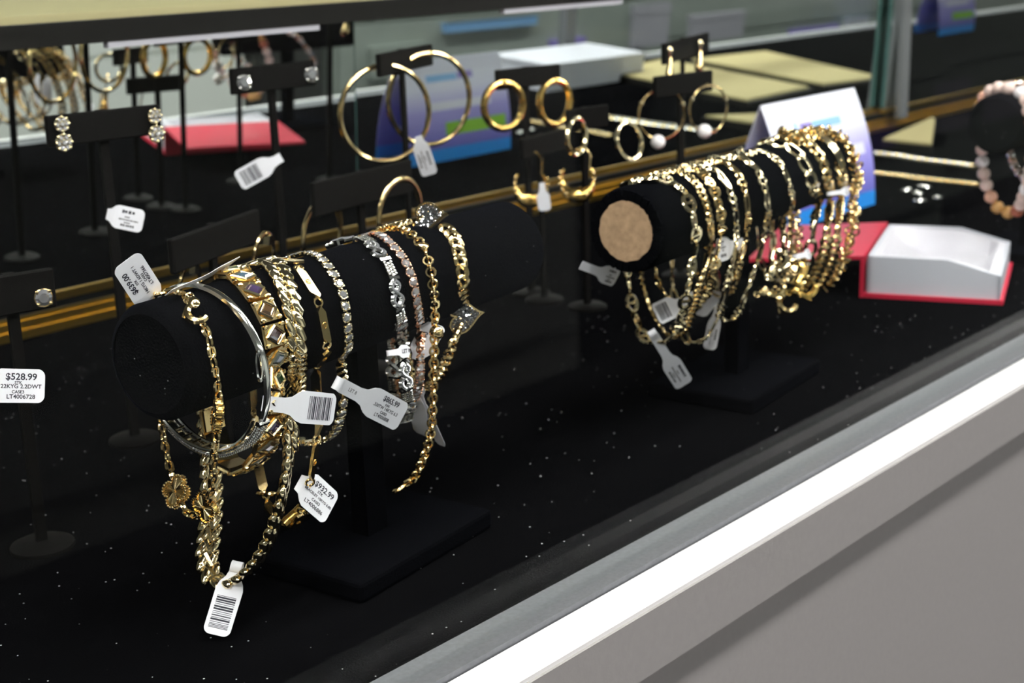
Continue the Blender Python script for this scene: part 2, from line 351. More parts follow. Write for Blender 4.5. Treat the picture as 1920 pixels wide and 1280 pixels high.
def bracelet_stand(r, label, cork):
    mid = r.A + r.a * r.L / 2
    t = thing('bracelet_stand', label, 'stand', (mid.x, mid.y, 0), 'velvet bracelet rolls on stands')
    X = frame(r.a, r.l, r.a.cross(r.l), r.A)
    R = r.R; e = 0.004
    prof = [(0.001, 0.0 if not cork else .0006), (R - e, 0.0), (R - e * .4, e * .35), (R, e), (R, r.L - e), (R - e * .4, r.L - e * .35), (R - e, r.L), (.001, r.L)]
    if not cork: prof = [(0.001, .003), (R * .55, .0022), (R * .86, .0008), (R - e, 0), (R - e * .4, e * .35), (R, e), (R, r.L - e), (R - e * .4, r.L - e * .35), (R - e, r.L), (.001, r.L)]
    MB().lathe(prof, 56, axis='x').build('roll', M['roll'], t, True, X)
    if cork:
        rng = random.Random(3); out = []
        for i in range(40):
            q = 2 * math.pi * i / 40; rr = R * .70 * (1 + rng.uniform(-.025, .025)); out.append((rr * math.cos(q), rr * math.sin(q)))
        c = MB().prism(out, 0, .0012); c.xf(Matrix(((0, 0, -1, 0), (1, 0, 0, 0), (0, 1, 0, 0), (0, 0, 0, 1)))); c.build('chipboard_end', M['cork'], t, False, X)
        for i in range(30):
            q = 2 * math.pi * (i + .5) / 30; mb = MB().box((0, 0, 0), (.0016, R * .24, R * .15), None)
            mb.xf(T((-.0005, R * .83 * math.cos(q), R * .83 * math.sin(q))) @ Matrix.Rotation(q, 4, 'X') @ Matrix.Rotation(rng.uniform(-.25, .25), 4, 'X'))
            mb.build('fabric_fold', M['roll'], t, False, X)
    MB().box((mid.x, mid.y, .058), (.015, .010, .098), Matrix.Rotation(math.atan2(r.a.y, r.a.x), 3, 'Z')).build('post', M['roll'], t, False)
    b = MB().box((mid.x, mid.y, .005), (.105, .075, .010), Matrix.Rotation(math.atan2(r.a.y, r.a.x), 3, 'Z')).build('base', M['roll'], t, False)
    bv = b.modifiers.new('bevel', 'BEVEL'); bv.width = .002; bv.segments = 2
    return t
bracelet_stand(T1, 'black velvet bracelet roll at the front left holding mixed bracelets', False)
bracelet_stand(T2, 'black velvet bracelet roll with torn chipboard end holding gold chains', True)
bracelet_stand(T3, 'black velvet bracelet roll with beaded bracelets at the right edge', False)

# ------------------------------------------------------------------ chain paths
def resolve(r, spec, t):
    P = []; rr = r.R + t
    for q in spec:
        if q[0] == 'c': P.append(r.cyl(q[1], q[2], rr))
        elif q[0] == 'l': P.append(r.lat(q[1], q[2], q[3] * rr))
        elif q[0] == 'r': P.append(r.rp(q[1], q[2], rr * (q[3] if len(q) > 3 else 1)))
        elif q[0] == 'p': P.append(V(q[1]))
    return P
def close_back(r, P, t):
    rr = r.R + t; a, b = r.s_of(P[-1]), r.s_of(P[0]); Q = []
    d0 = P[0] - (r.A + r.a * b); a0 = math.degrees(math.atan2(d0.z, d0.dot(r.l)))
    d1 = P[-1] - (r.A + r.a * a); a1 = math.degrees(math.atan2(d1.z, d1.dot(r.l))) % 360
    a1 = min(a1, 225); n = 4
    for i in range(1, n + 1):
        f = i / (n + 1); Q.append(r.rp(a + (b - a) * f, a1 + (a0 - a1) * f, rr))
    return Q
def smooth_path(P, closed, sub=24):
    N = len(P); out = []
    g = lambda i: P[i % N] if closed else P[min(max(i, 0), N - 1)]
    for i in range(N if closed else N - 1):
        p0, p1, p2, p3 = g(i - 1), g(i), g(i + 1), g(i + 2)
        k0, k1, k2 = [max(1e-5, (b - a).length) ** .5 for a, b in ((p0, p1), (p1, p2), (p2, p3))]
        m1 = (p1 - p0) / k0 - (p2 - p0) / (k0 + k1) + (p2 - p1) / k1
        m2 = (p2 - p1) / k1 - (p3 - p1) / (k1 + k2) + (p3 - p2) / k2
        m1, m2 = m1 * k1, m2 * k1
        for j in range(sub):
            s = j / sub; s2, s3 = s * s, s * s * s
            out.append(p1 * (2 * s3 - 3 * s2 + 1) + m1 * (s3 - 2 * s2 + s) + p2 * (-2 * s3 + 3 * s2) + m2 * (s3 - s2))
    if not closed: out.append(P[-1].copy())
    return out
class Path:
    def __init__(s, r, spec, t, closed=True, autoback=True):
        P = resolve(r, spec, t)
        if closed and autoback: P = P + close_back(r, P, t)
        s.r = r; s.closed = closed; s.p = smooth_path(P, closed)
        if closed: s.p.append(s.p[0].copy())
        s.c = [0.0]
        for a, b in zip(s.p, s.p[1:]): s.c.append(s.c[-1] + (b - a).length)
        s.L = s.c[-1]
    def at(s, d):
        d = d % s.L if s.closed else min(max(d, 0), s.L)
        lo, hi = 0, len(s.c) - 1
        while hi - lo > 1:
            mid = (lo + hi) // 2
            if s.c[mid] <= d: lo = mid
            else: hi = mid
        f = (d - s.c[lo]) / max(1e-9, s.c[hi] - s.c[lo]); return s.p[lo].lerp(s.p[hi], f)
    def fr(s, d, e=.0015):
        P = s.at(d); x = (s.at(d + e) - s.at(d - e)).normalized()
        o = P - (s.r.A + s.r.a * s.r.s_of(P)); z = (o - x * o.dot(x))
        z = z.normalized() if z.length > 1e-5 else V((0, 0, 1)); return frame(x, z.cross(x), z, P)
    def near(s, P): return s.c[min(range(len(s.p)), key=lambda i: (s.p[i] - P).length)]
    def low(s): return min(s.p, key=lambda p: p.z)
def RX(a): return Matrix.Rotation(math.radians(a), 4, 'X')
def RY(a): return Matrix.Rotation(math.radians(a), 4, 'Y')
def RZ(a): return Matrix.Rotation(math.radians(a), 4, 'Z')

# link meshes: x along the chain, z outward
def cable_link(L, W, r): return MB().ring(L / 2 - r, W / 2 - r, r, 14, 6)
def cuban_link(L, W, r, th, rx=38, rz=24):
    return MB().ring(L / 2 - r, W / 2 - r, r, 16, 7).xf(RZ(rz) @ RX(rx)).clampz(-th, th)
def lobe_curb(k, th):
    mb = MB()
    for sg in (-1, 1):
        b_ = MB().ball((0, 0, 0), .0023 * k, 12, (2.35, 1.0, 1.15)).xf(T((sg * .0012 * k, sg * .0027 * k, 0)) @ RZ(24) @ RY(-sg * 7)); mb.add(b_.v, b_.f)
    mb.tube([(-.0035 * k, .0012 * k, -.0012 * k), (.0035 * k, -.0012 * k, -.0012 * k)], .0014 * k, 6); return mb.clampz(-th * k, th * k)
def mariner_link(L, W, r):
    mb = MB().ring(L / 2 - r, W / 2 - r, r, 16, 6, flat=.75); return mb.tube([(0, -W / 2 + r, 0), (0, W / 2 - r, 0)], r * .8, 6)
def gem_brilliant(r, n=10):
    return MB().lathe([(.0001, -r * .85), (r * .99, -.06 * r), (r, .05 * r), (r * .6, .36 * r)], n)
def setting(r, h, prong=True):
    mb = MB().lathe([(r * .5, -h), (r * .9, -h), (r * 1.16, .0), (r * 1.05, .0001), (r * .55, -h * .9)], 12)
    if prong:
        for k in range(4):
            q = math.pi / 4 + k * math.pi / 2; mb.ball((r * 1.08 * math.cos(q), r * 1.08 * math.sin(q), r * .12), r * .24, 6)
    return mb
def heart_outline(w, h, n=36):
    out = []
    for i in range(n):
        t = 2 * math.pi * i / n; x = 16 * math.sin(t) ** 3; y = 13 * math.cos(t) - 5 * math.cos(2 * t) - 2 * math.cos(3 * t) - math.cos(4 * t)
        out.append((x / 32 * w, (y + 2.5) / 29 * h))
    return out
def lobster():
    mb = MB(); P = []
    for i in range(15):
        q = math.radians(-200 + i * 235 / 14); P.append((.0042 * math.cos(q) + .0035, .0036 * math.sin(q), 0))
    mb.tube(P, [.0011 + .0005 * math.sin(math.pi * i / 14) for i in range(15)], 7)
    mb.ball((-.0022, .0008, 0), .0026, 8, (1.25, .95, .6)); mb.tube([(-.001, -.002, 0), (.001, -.0036, 0), (.0035, -.0056, 0)], [.0009, .001, .0007], 6)
    mb.ring(.0012, .0012, .0005, 10, 5, c=(-.0058, .001, 0)); return mb

def chain(name, label, cat, path, seq, group, mat, skip=(), wy=1.0, kx=1.0):
    """seq: list of (part name, mesh, pitch, extra matrix, optional sub part (name, mesh))"""
    b = path.low(); root = thing(name, label, cat, (b.x, b.y, b.z), group)
    KS = Matrix.Diagonal((K * kx, K * wy, K * kx, 1)); tot = K * kx * sum(q[2] for q in seq); n = max(1, round(path.L / tot)); k = path.L / (tot * n) if path.closed else 1.0
    d = 0.0
    for i in range(n):
        for pn, me, pitch, ex, *sub in seq:
            pitch *= K * kx
            c = d + pitch * k / 2; d += pitch * k
            if any(a < c < b2 for a, b2 in skip) or (not path.closed and c > path.L): continue
            mt = path.fr(c, pitch * .35) @ (ex[i % len(ex)] if isinstance(ex, list) else ex) @ KS
            o = put(pn, me, root, mt)
            for sn, sme, sm in sub:
                put(sn, sme[i % len(sme)] if isinstance(sme, list) else sme, o, mt @ sm)
    return root
I4 = Matrix.Identity(4)
KS = Matrix.Scale(K, 4)
GB = 'bracelets on the front velvet roll'
R_ = T1.R

# --- a: clover chain bracelet
pa = Path(T1, [('c', 292, 553), ('c', 335, 549), ('c', 366, 585), ('c', 388, 625), ('c', 400, 680), ('c', 408, 735), ('l', 407, 790, 1.03), ('l', 401, 860, .95), ('l', 396, 915, .7),
               ('l', 385, 950, .35), ('l', 358, 966, 0), ('l', 332, 925, -.45), ('l', 317, 870, -.8), ('l', 308, 830, -.95), ('l', 303, 798, -1)], .0012)
me = cable_link(.0070, .0048, .0009).mesh('link', M['gold'])
dcl = pa.near(T1.cyl(366, 585, R_)); spots = [pa.near(T1.lat(406, 780, R_)), pa.near(T1.lat(392, 942, .35 * R_)), pa.near(T1.lat(328, 912, -.45 * R_))]
ra = chain('clover_bracelet', 'thin gold cable chain bracelet with beaded clover charms, nearest the roll end', 'bracelet', pa,
           [('link', me, .0047, I4), ('link', me, .0047, RX(90))], GB, None, [(q - .007, q + .007) for q in spots] + [(dcl - .004, dcl + .005)])
lob = lobster().mesh('clasp', M['gold']); fc = pa.fr(dcl); zc = fc.col[2].to_3d() * .3 + (CAM - fc.translation).normalized() * .7; x_ = fc.col[0].to_3d(); zc = (zc - x_ * zc.dot(x_)).normalized()
put('clasp', lob, ra, frame(x_, zc.cross(x_), zc, fc.translation + zc * .002) @ Matrix.Scale(1.1, 4))
def clover(root, mt):
    body = MB(); out = []; a = .0038
    for i in range(64):
        q = 2 * math.pi * i / 64; th_ = (q + math.pi / 4) % (math.pi / 2) - math.pi / 4; rr = .0042 * math.cos(th_) + math.sqrt(.0036 ** 2 - (.0042 * math.sin(th_)) ** 2); out.append((rr * math.cos(q), rr * math.sin(q)))
    o = MB().prism(out, -.0012, .0012).build('clover', M['gold2'], root, False, mt)
    bd = MB(); rg = MB()
    for i in range(64):
        if i % 2 == 0:
            for z in (-.0014, .0014): bd.ball((out[i][0] * .99, out[i][1] * .99, z), .00075, 6)
        if i % 2:
            for z in (-.0012, .0012): rg.tube([(0, 0, z), (out[i][0] * .8, out[i][1] * .8, z)], [.0002, .00035], 4)
    bd.build('bead_border', M['gold'], o, True, mt)['kind'] = 'stuff'; rg.build('radial_ribs', M['gold'], o, True, mt)['kind'] = 'stuff'
    MB().ball((0, 0, .0013), .0011, 8).ball((0, 0, -.0013), .0011, 8).build('center_bead', M['gold'], o, True, mt)
for i, q in enumerate(spots):
    P = pa.at(q); x = (pa.at(q + .004) - pa.at(q - .004)).normalized(); vz = (CAM - P).normalized(); vz = (vz - x * vz.dot(x)).normalized()
    mt = frame(x, vz.cross(x), vz, P) @ RX((82, 22, -38)[i]) @ RZ(45 if i else 0) @ KS
    clover(ra, mt)

# --- b: hinged bangle
Pb = T1.lat(495, 700, .0385 * K); sb = T1.s_of(Pb); rb = .0395 * K; cb = T1.rp(sb, 90, R_ + .0012) - V((0, 0, rb))
root = thing('bangle', 'two tone hinged bangle bracelet with pave lower half and safety latch', 'bangle', cb - V((0, 0, rb)), GB)
def ringpt(q, r, ds): 
    q = math.radians(q); tl = .10
    return cb + T1.l * (math.cos(q) * r) + V((0, 0, math.sin(q) * r)) + T1.a * (ds + tl * (math.sin(q) - 1) * -.0 )
def band(q0, q1, w, th, n=48):
    vs_ = []; fs = []
    for i in range(n + 1):
        q = q0 + (q1 - q0) * i / n
        vs_ += [ringpt(q, rb, -w / 2), ringpt(q, rb + th * .75, -w / 2 * .7), ringpt(q, rb + th, 0), ringpt(q, rb + th * .75, w / 2 * .7), ringpt(q, rb, w / 2), ringpt(q, rb - th * .2, 0)]
    for i in range(n):
        fs += [[i * 6 + k, i * 6 + (k + 1) % 6, i * 6 + 6 + (k + 1) % 6, i * 6 + 6 + k] for k in range(6)]
    fs += [list(range(6))[::-1], [n * 6 + k for k in range(6)]]; return MB().add(vs_, fs)
band(-28, 208, .0034, .0018).build('upper_band', M['silver'], root)
lo = MB()                                                 # pierced gallery of the lower half
for ds in (-.0034, .0034): lo.tube([ringpt(q, rb - .0014, ds) for q in range(-152, -27, 4)], .0008, 6)
lo.build('lower_rails', M['silver'], root)
for q in range(-150, -28, 9):
    MB().tube([ringpt(q, rb - .0014, -.0034), ringpt(q, rb - .0014, .0034)], .0006, 5).build('gallery_bar', M['pgold'], root)
lp = band(-150, -30, .0062, .0014).build('pave_plate', M['silver'], root)
bd = MB()
for q in range(-150, -30, 2):
    for ds in (-.0031, 0, .0031): bd.ball(ringpt(q, rb + .0015, ds), .00055, 6)
bd.build('pave_beads', M['silver'], lp)['kind'] = 'stuff'
gs = MB()
for i, q in enumerate(range(-149, -31, 3)):
    for ds in (-.0015, .0015): gs.add([p for p in gem_brilliant(.0011, 6).xf(frame(T1.a, T1.a.cross((ringpt(q, 1, 0) - ringpt(q, 0, 0)).normalized()), (ringpt(q, 1, 0) - ringpt(q, 0, 0)).normalized(), ringpt(q, rb + .0013, ds))).v], gem_brilliant(.0011, 6).f)
gs.build('pave_stones', M['diamond'], lp, False)['kind'] = 'stuff'
q0 = 12; lt = MB(); P0 = ringpt(q0, rb + .001, -.0035)
tx = V((0, 0, 1)); mtl = frame(tx, (-T1.a), tx.cross(-T1.a), P0)
lt.ring(.0058, .0015, .0005, 16, 5).ball((.0060, 0, 0), .0011, 7).ball((-.0060, 0, 0), .0011, 7).build('safety_latch', M['silver'], root, True, mtl)
MB().tube([ringpt(-30, rb + .001, -.003), ringpt(-30, rb + .001, .003)], .0014, 8).build('hinge', M['silver'], root)

# --- c: gem link bracelet
pc = Path(T1, [('c', 418, 510), ('c', 440, 512), ('c', 466, 538), ('c', 488, 568), ('c', 505, 602), ('c', 514, 645), ('c', 517, 695), ('l', 514, 750, 1), ('l', 506, 805, .93), ('l', 490, 850, .6), ('l', 455, 876, .1), ('l', 425, 862, -.4), ('l', 405, 820, -.85)], .0018)
lk = MB().box((0, 0, 0), (.0088, .0078, .0026)); 
for sx in (-1, 1):
    for sy in (-1, 1): lk.ball((sx * .0036, sy * .0034, .0012), .0011, 7)
lk.tube([(-.0044, -.0039, .0006), (.0044, -.0039, .0006)], .0006, 5).tube([(-.0044, .0039, .0006), (.0044, .0039, .0006)], .0006, 5)
lkm = lk.mesh('link', M['gold'])
bz = MB().ring(.0036, .0036, .0006, 4, 4, c=(0, 0, .0018)).mesh('bezel', M['pgold'], False)
gm = []
for g in ('green', 'blue', 'violet', 'citrine', 'garnet', 'teal'):
    gm.append(MB().add([(.0032, 0, .0014), (0, .0032, .0014), (-.0032, 0, .0014), (0, -.0032, .0014), (.0016, 0, .0026), (0, .0016, .0026), (-.0016, 0, .0026), (0, -.0016, .0026)],
              [[3, 2, 1, 0], [4, 5, 6, 7], [0, 1, 5, 4], [1, 2, 6, 5], [2, 3, 7, 6], [3, 0, 4, 7]]).mesh('gem', M[g], False))
chain('gem_bracelet', 'gold link bracelet set with square coloured stones in diamond shaped bezels', 'bracelet', pc, [('link', lkm, .0115, Matrix.Scale(1.2, 4), ('bezel', bz, I4), ('gem', gm, I4))], GB, None, wy=1.3)

# --- d: heavy curb bracelet
pd = Path(T1, [('c', 478, 492), ('c', 505, 492), ('c', 527, 520), ('c', 541, 560), ('c', 550, 605), ('c', 555, 660), ('c', 554, 715), ('l', 549, 780, 1), ('l', 542, 850, 1), ('l', 533, 910, 1), ('l', 518, 970, .92), ('l', 500, 1020, .75), ('l', 472, 1062, .45),
               ('l', 436, 1088, .05), ('l', 402, 1085, -.35), ('l', 390, 1050, -.6), ('l', 394, 990, -.8), ('l', 397, 930, -.92), ('l', 394, 870, -1), ('l', 390, 820, -1)], .0024)
cub = lobe_curb(1.0, .0021).mesh('link', M['pgold'])
chain('curb_bracelet', 'heavy polished gold curb link bracelet hanging lowest from the front roll', 'bracelet', pd, [('link', cub, .0066, I4)], GB, None, wy=1.12)

# --- e: screw bar bracelet
pe = Path(T1, [('c', 497, 482), ('c', 545, 490), ('c', 570, 520), ('c', 592, 555), ('c', 606, 605), ('c', 612, 660), ('c', 605, 725), ('l', 598, 790, 1.05), ('l', 592, 835, 1.05), ('l', 584, 890, 1), ('l', 572, 940, .7), ('l', 548, 985, .1), ('l', 512, 960, -.4), ('l', 494, 915, -.7), ('l', 482, 860, -1)], .0016)
bar = MB().prism([(-.0098, 0), (-.0075, -.0026), (.006, -.0026), (.0098, .0012), (.0085, .0026), (-.006, .0026)], -.0007, .0007).mesh('bar_link', M['gold'])
eye = MB().ring(.0021, .0021, .0007, 14, 6).mesh('jump_ring', M['gold'])
scr = MB().ring(.0014, .0014, .00022, 14, 5, c=(0, 0, .0008)).box((0, 0, .0008), (.0026, .0003, .0003), Matrix.Rotation(.7, 3, 'Z')).mesh('screw_motif', M['gold2'])
re_ = chain('bar_bracelet', 'gold bracelet of flat angled bars each engraved with a screw head', 'bracelet', pe, [('bar_link', bar, .0196, I4, ('screw_motif', scr, I4)), ('jump_ring', eye, .0034, RX(20))], GB, None)
P = T1.lat(552, 968, .15 * R_); xa = (RIGHT * .75 - DOWN * .66).normalized()
za = xa.cross(V((0, 0, 1))).normalized(); MB().lathe([(.0024, -.0055), (.0031, -.005), (.0031, -.002), (.0027, -.0018), (.0031, -.0015), (.0031, .0015), (.0027, .0018), (.0031, .002), (.0034, .005), (.0029, .0056), (.0022, .003)], 18, axis='x').build('barrel_clasp', M['gold2'], re_, True, frame(xa, za.cross(xa), za, P))
P = T1.lat(500, 925, -.4 * R_); MB().ring(.0042, .0036, .0009, 18, 6).build('clasp_ring', M['gold'], re_, True, frame(RIGHT, FWD, RIGHT.cross(FWD), P))

# --- f: yellow diamond line bracelet
pf = Path(T1, [('c', 540, 474), ('c', 570, 470), ('c', 600, 482), ('c', 625, 512), ('c', 643, 550), ('c', 651, 600), ('c', 654, 650), ('c', 650, 700), ('l', 646, 745, 1), ('l', 638, 790, .85), ('l', 618, 822, .4), ('l', 580, 832, -.1), ('l', 545, 815, -.6), ('l', 530, 780, -1)], .0016)
st = setting(.0021, .0018); st.tube([(-.0026, .0014, -.0008), (.0026, .0004, -.0008)], .0005, 5).tube([(-.0026, -.0014, -.0008), (.0026, -.0004, -.0008)], .0005, 5).ring(.0021, .0021, .0004, 12, 5)
stm = st.mesh('setting', M['pgold']); gd = gem_brilliant(.0021).mesh('gem', M['diamond'], False)
chain('diamond_bracelet', 'yellow gold line bracelet of round diamonds in the middle of the front roll', 'bracelet', pf, [('setting', stm, .0058, I4, ('gem', gd, I4))], GB, None, wy=1.3)

# --- g: white gold infinity bracelet
pg = Path(T1, [('c', 622, 452), ('c', 645, 438), ('c', 678, 447), ('c', 706, 470), ('c', 728, 500), ('c', 741, 540), ('c', 749, 590), ('c', 755, 640), ('l', 758, 690, 1), ('l', 762, 735, .95), ('l', 766, 770, .6), ('l', 758, 786, .2), ('l', 744, 765, -.4), ('l', 738, 700, -.9), ('l', 736, 650, -1)], .0018)
inf = MB(); bumps = MB()
for sg in (1, -1):
    pts = [(x, sg * .0022 * math.sin(math.pi * x / .0062), .0004 * sg * math.cos(math.pi * x / .0062 * .5)) for x in [(-.0062 + .0124 * i / 18) for i in range(19)]]
    inf.tube(pts, .0013, 6, flat=.7)
    for p in pts[1:-1]: bumps.ball((p[0], p[1], p[2] + .0009), .00062, 6)
infm = inf.mesh('infinity_link', M['silver']); bum = bumps.mesh('pave_stones', M['diamond'], False)
bds = MB()
for i in range(5):
    for j in (-1, 0, 1): bds.ball((-.003 + .0015 * i + (.00075 if j == 0 else 0), j * .0016, .0004), .00088, 8)
bdm = bds.mesh('bead_section', M['silver'])
cp = MB().box((0, 0, 0), (.0014, .0052, .0024)).mesh('end_bar', M['silver'])
W12 = Matrix.Diagonal((1.12, 1.25, 1.2, 1))
rg_ = chain('infinity_bracelet', 'white gold bracelet of pave infinity links and beaded sections', 'bracelet', pg,
      [('end_bar', cp, .0016, W12), ('infinity_link', infm, .0140, W12, ('pave_stones', bum, I4)), ('end_bar', cp, .0016, W12), ('bead_section', bdm, .0088, W12)], GB, None, wy=1.15)
for o in rg_.children_recursive:
    if o.name.startswith('pave_stones'): o['kind'] = 'stuff'

# --- h: rose gold line bracelet
ph = Path(T1, [('c', 672, 432), ('c', 700, 434), ('c', 732, 455), ('c', 758, 487), ('c', 774, 525), ('c', 783, 570), ('c', 788, 615), ('l', 790, 660, 1), ('l', 788, 705, .95), ('l', 781, 740, .6), ('l', 768, 752, 0), ('l', 752, 730, -.6), ('l', 742, 690, -1)], .0016)
sth = setting(.0023, .0019).box((0, 0, -.0012), (.0042, .003, .001)).mesh('setting', M['rose']); gdh = gem_brilliant(.0023).mesh('gem', M['diamond'], False)
chain('rose_bracelet', 'rose gold line bracelet of round diamonds beside the infinity bracelet', 'bracelet', ph, [('setting', sth, .0053, I4, ('gem', gdh, I4))], GB, None, wy=1.3)

# --- i: rolo chain with heart and ball, open end hanging
pi_ = Path(T1, [('r', T1.s_of(T1.cyl(700, 428, R_)), 150), ('c', 700, 428), ('c', 735, 420), ('c', 768, 438), ('c', 792, 462), ('c', 804, 495), ('c', 811, 535), ('c', 815, 580), ('l', 815, 630, 1.05), ('l', 813, 690, 1.1), ('l', 811, 760, 1.1), ('l', 809, 800, 1.1), ('l', 801, 840, 1.0), ('l', 790, 870, .9), ('l', 776, 896, .75), ('l', 757, 910, .6)], .0015, closed=False)
rol = MB().ring(.0024, .0024, .00075, 14, 6).mesh('link', M['gold'])
h1 = pi_.near(T1.cyl(797, 470, R_)); h2 = pi_.near(T1.lat(815, 628, R_))
ri = chain('rolo_bracelet', 'fine gold rolo chain with puffed heart and ball, its loose end hanging down', 'bracelet', pi_, [('link', rol, .0032, RX(45)), ('link', rol, .0032, RX(-45))], GB, None, [(h1 - .003, h1 + .003), (h2 - .003, h2 + .003)])
hb = MB(); ho = heart_outline(.0072, .0068); vs_ = []; 
for f, z in ((.35, -.002), (.85, -.0013), (1, 0), (.85, .0013), (.35, .002)): vs_ += [(-y * f, x * f, z) for x, y in ho]
nn = len(ho); hb.add(vs_, [[i * nn + k, i * nn + (k + 1) % nn, (i + 1) * nn + (k + 1) % nn, (i + 1) * nn + k] for i in range(4) for k in range(nn)] + [list(range(nn)), [4 * nn + k for k in range(nn)]])
hb.build('heart_charm', M['gold'], ri, True, pi_.fr(h1)); MB().ball((0, 0, .0008), .0036, 16).build('ball_charm', M['gold'], ri, True, pi_.fr(h2))
put('clasp', lob, ri, pi_.fr(pi_.L) @ Matrix.Scale(.75, 4))

# --- j: curb chain with pave hearts
pj = Path(T1, [('c', 735, 418), ('c', 770, 401), ('c', 820, 418), ('c', 850, 445), ('c', 862, 485), ('c', 868, 530), ('c', 866, 590), ('l', 852, 640, 1), ('l', 838, 678, .8), ('l', 818, 712, .35), ('l', 796, 728, -.1), ('l', 776, 715, -.6), ('l', 765, 680, -1)], .0018)
cj = cuban_link(.0096, .0074, .0014, .0019, 36, 18).mesh('link', M['gold'])
hs = [pj.near(T1.cyl(820, 418, R_)), pj.near(T1.cyl(863, 590, R_))]
rj = chain('heart_bracelet', 'gold curb link bracelet with two large pave hearts, farthest right on the front roll', 'bracelet', pj, [('link', cj, .0055, I4)], GB, None, [(hs[0] - .0085, hs[0] + .0085), (hs[1] - .009, hs[1] + .013)], wy=1.25)
for i, q in enumerate(hs):
    ho = heart_outline(.0195, .0205); mt = pj.fr(q, .006); zc = (CAM - mt.translation).normalized(); x_ = mt.col[0].to_3d(); zn = mt.col[2].to_3d() * (.3 if i == 0 else .12) + zc * (.7 if i == 0 else .88); zn = (zn - x_ * zn.dot(x_)).normalized()
    mt = frame(x_, zn.cross(x_), zn, mt.translation + mt.col[2].to_3d() * .0022 + zc * (.001 if i == 0 else .006)) @ (RZ(20) if i == 0 else RZ(108)) @ KS
    o = MB().prism([(-y, x) for x, y in ho], -.001, .001).build('pave_heart', M['darkplate'], rj, False, mt)
    MB().tube([(-y * .97, x * .97, .001) for x, y in ho], .0007, 6, True).build('rim', M['gold'], o, True, mt)
    rng = random.Random(5); pv = MB()
    for gx in range(-11, 12):
        for gy in range(-12, 13):
            x, y = gx * .0014 + (.0007 if gy % 2 else 0), gy * .00125
            ins = False; n2 = len(ho)
            for k in range(n2):
                (x1_, y1_), (x2_, y2_) = [(-b, a) for a, b in (ho[k], ho[(k + 1) % n2])]
                x1_, y1_, x2_, y2_ = [c_ * .88 for c_ in (x1_, y1_, x2_, y2_)]
                if (y1_ > y) != (y2_ > y) and x < (x2_ - x1_) * (y - y1_) / (y2_ - y1_) + x1_: ins = not ins
            if ins: q_ = MB().ball((0, 0, 0), .0008 * rng.uniform(.8, 1.1), 4).xf(T((x, y, .0011)) @ RX(rng.uniform(0, 90)) @ RY(rng.uniform(0, 90)) @ RZ(rng.uniform(0, 90))); pv.add(q_.v, q_.f)
    pv.build('pave_stones', M['pave'], o, False, mt)['kind'] = 'stuff'

# ------------------------------------------------------------------ chains on the second roll
GC = 'gold chain bracelets on the second velvet roll'
def figaro(sz):
    s_ = cuban_link(.0044 * sz, .0036 * sz, .00066 * sz, .0009 * sz, 34, 10); l_ = MB().ring(.0052 * sz, .0015 * sz, .0007 * sz, 16, 6, flat=.8)
    return s_, l_
def fig_seq(sz, mat):
    a, b = figaro(sz); a = a.mesh('link', M[mat]); b = b.mesh('long_link', M[mat])
    return [('link', a, .0033 * sz, I4), ('link', a, .0033 * sz, RX(25)), ('link', a, .0033 * sz, I4), ('long_link', b, .0100 * sz, I4)]
mar = mariner_link(.0130, .0088, .0014).mesh('link', M['pgold']); mar2 = mariner_link(.0092, .0072, .0012).mesh('link', M['gold'])
def C2(name, label, spec, seq, t=.0016): return chain(name, label, 'bracelet', Path(T2, spec, t), seq, GC, None, wy=1.22, kx=1.06)
C2('mariner_bracelet', 'wide gold mariner link chain nearest the chipboard end', [('c', 1205, 338), ('c', 1240, 334), ('c', 1272, 350), ('c', 1291, 378), ('c', 1301, 415), ('c', 1304, 455), ('l', 1298, 495, 1), ('l', 1290, 540, .95), ('l', 1279, 590, .7), ('l', 1264, 625, .35), ('l', 1240, 642, 0), ('l', 1212, 635, -.4), ('l', 1192, 595, -.75), ('l', 1182, 550, -.95), ('l', 1178, 518, -1)],
   [('link', mar, .0110, RX(-12)), ('link', mar, .0110, RX(24))])
curb2 = cuban_link(.0070, .0060, .0012, .0014).mesh('link', M['gold'])
C2('curb_chain', 'narrow gold curb chain second from the chipboard end', [('c', 1240, 324), ('c', 1275, 322), ('c', 1303, 342), ('c', 1322, 378), ('c', 1331, 420), ('c', 1329, 465), ('l', 1320, 510, 1), ('l', 1310, 540, .9), ('l', 1300, 580, .6), ('l', 1282, 620, .2), ('l', 1255, 630, -.3), ('l', 1225, 590, -.7), ('l', 1208, 545, -.95), ('l', 1203, 515, -1)], [('link', curb2, .0043, I4)])
C2('mariner_chain', 'gold mariner chain third from the chipboard end', [('c', 1262, 320), ('c', 1300, 316), ('c', 1328, 338), ('c', 1344, 372), ('c', 1352, 410), ('c', 1351, 445), ('l', 1344, 480, 1), ('l', 1334, 520, .8), ('l', 1318, 560, .4), ('l', 1290, 580, -.1), ('l', 1255, 560, -.6), ('l', 1232, 520, -1)], [('link', mar2, .0074, RX(8)), ('link', mar2, .0074, RX(34))])
C2('figaro_chain', 'gold figaro chain left of the close pair on the second roll', [('c', 1305, 312), ('c', 1338, 318), ('c', 1362, 345), ('c', 1376, 385), ('c', 1381, 425), ('l', 1378, 470, 1), ('l', 1368, 515, .9), ('l', 1356, 560, .7), ('l', 1342, 605, .35), ('l', 1318, 638, .1), ('l', 1292, 640, -.2), ('l', 1276, 600, -.6), ('l', 1262, 540, -1)], fig_seq(1.45, 'pgold'))
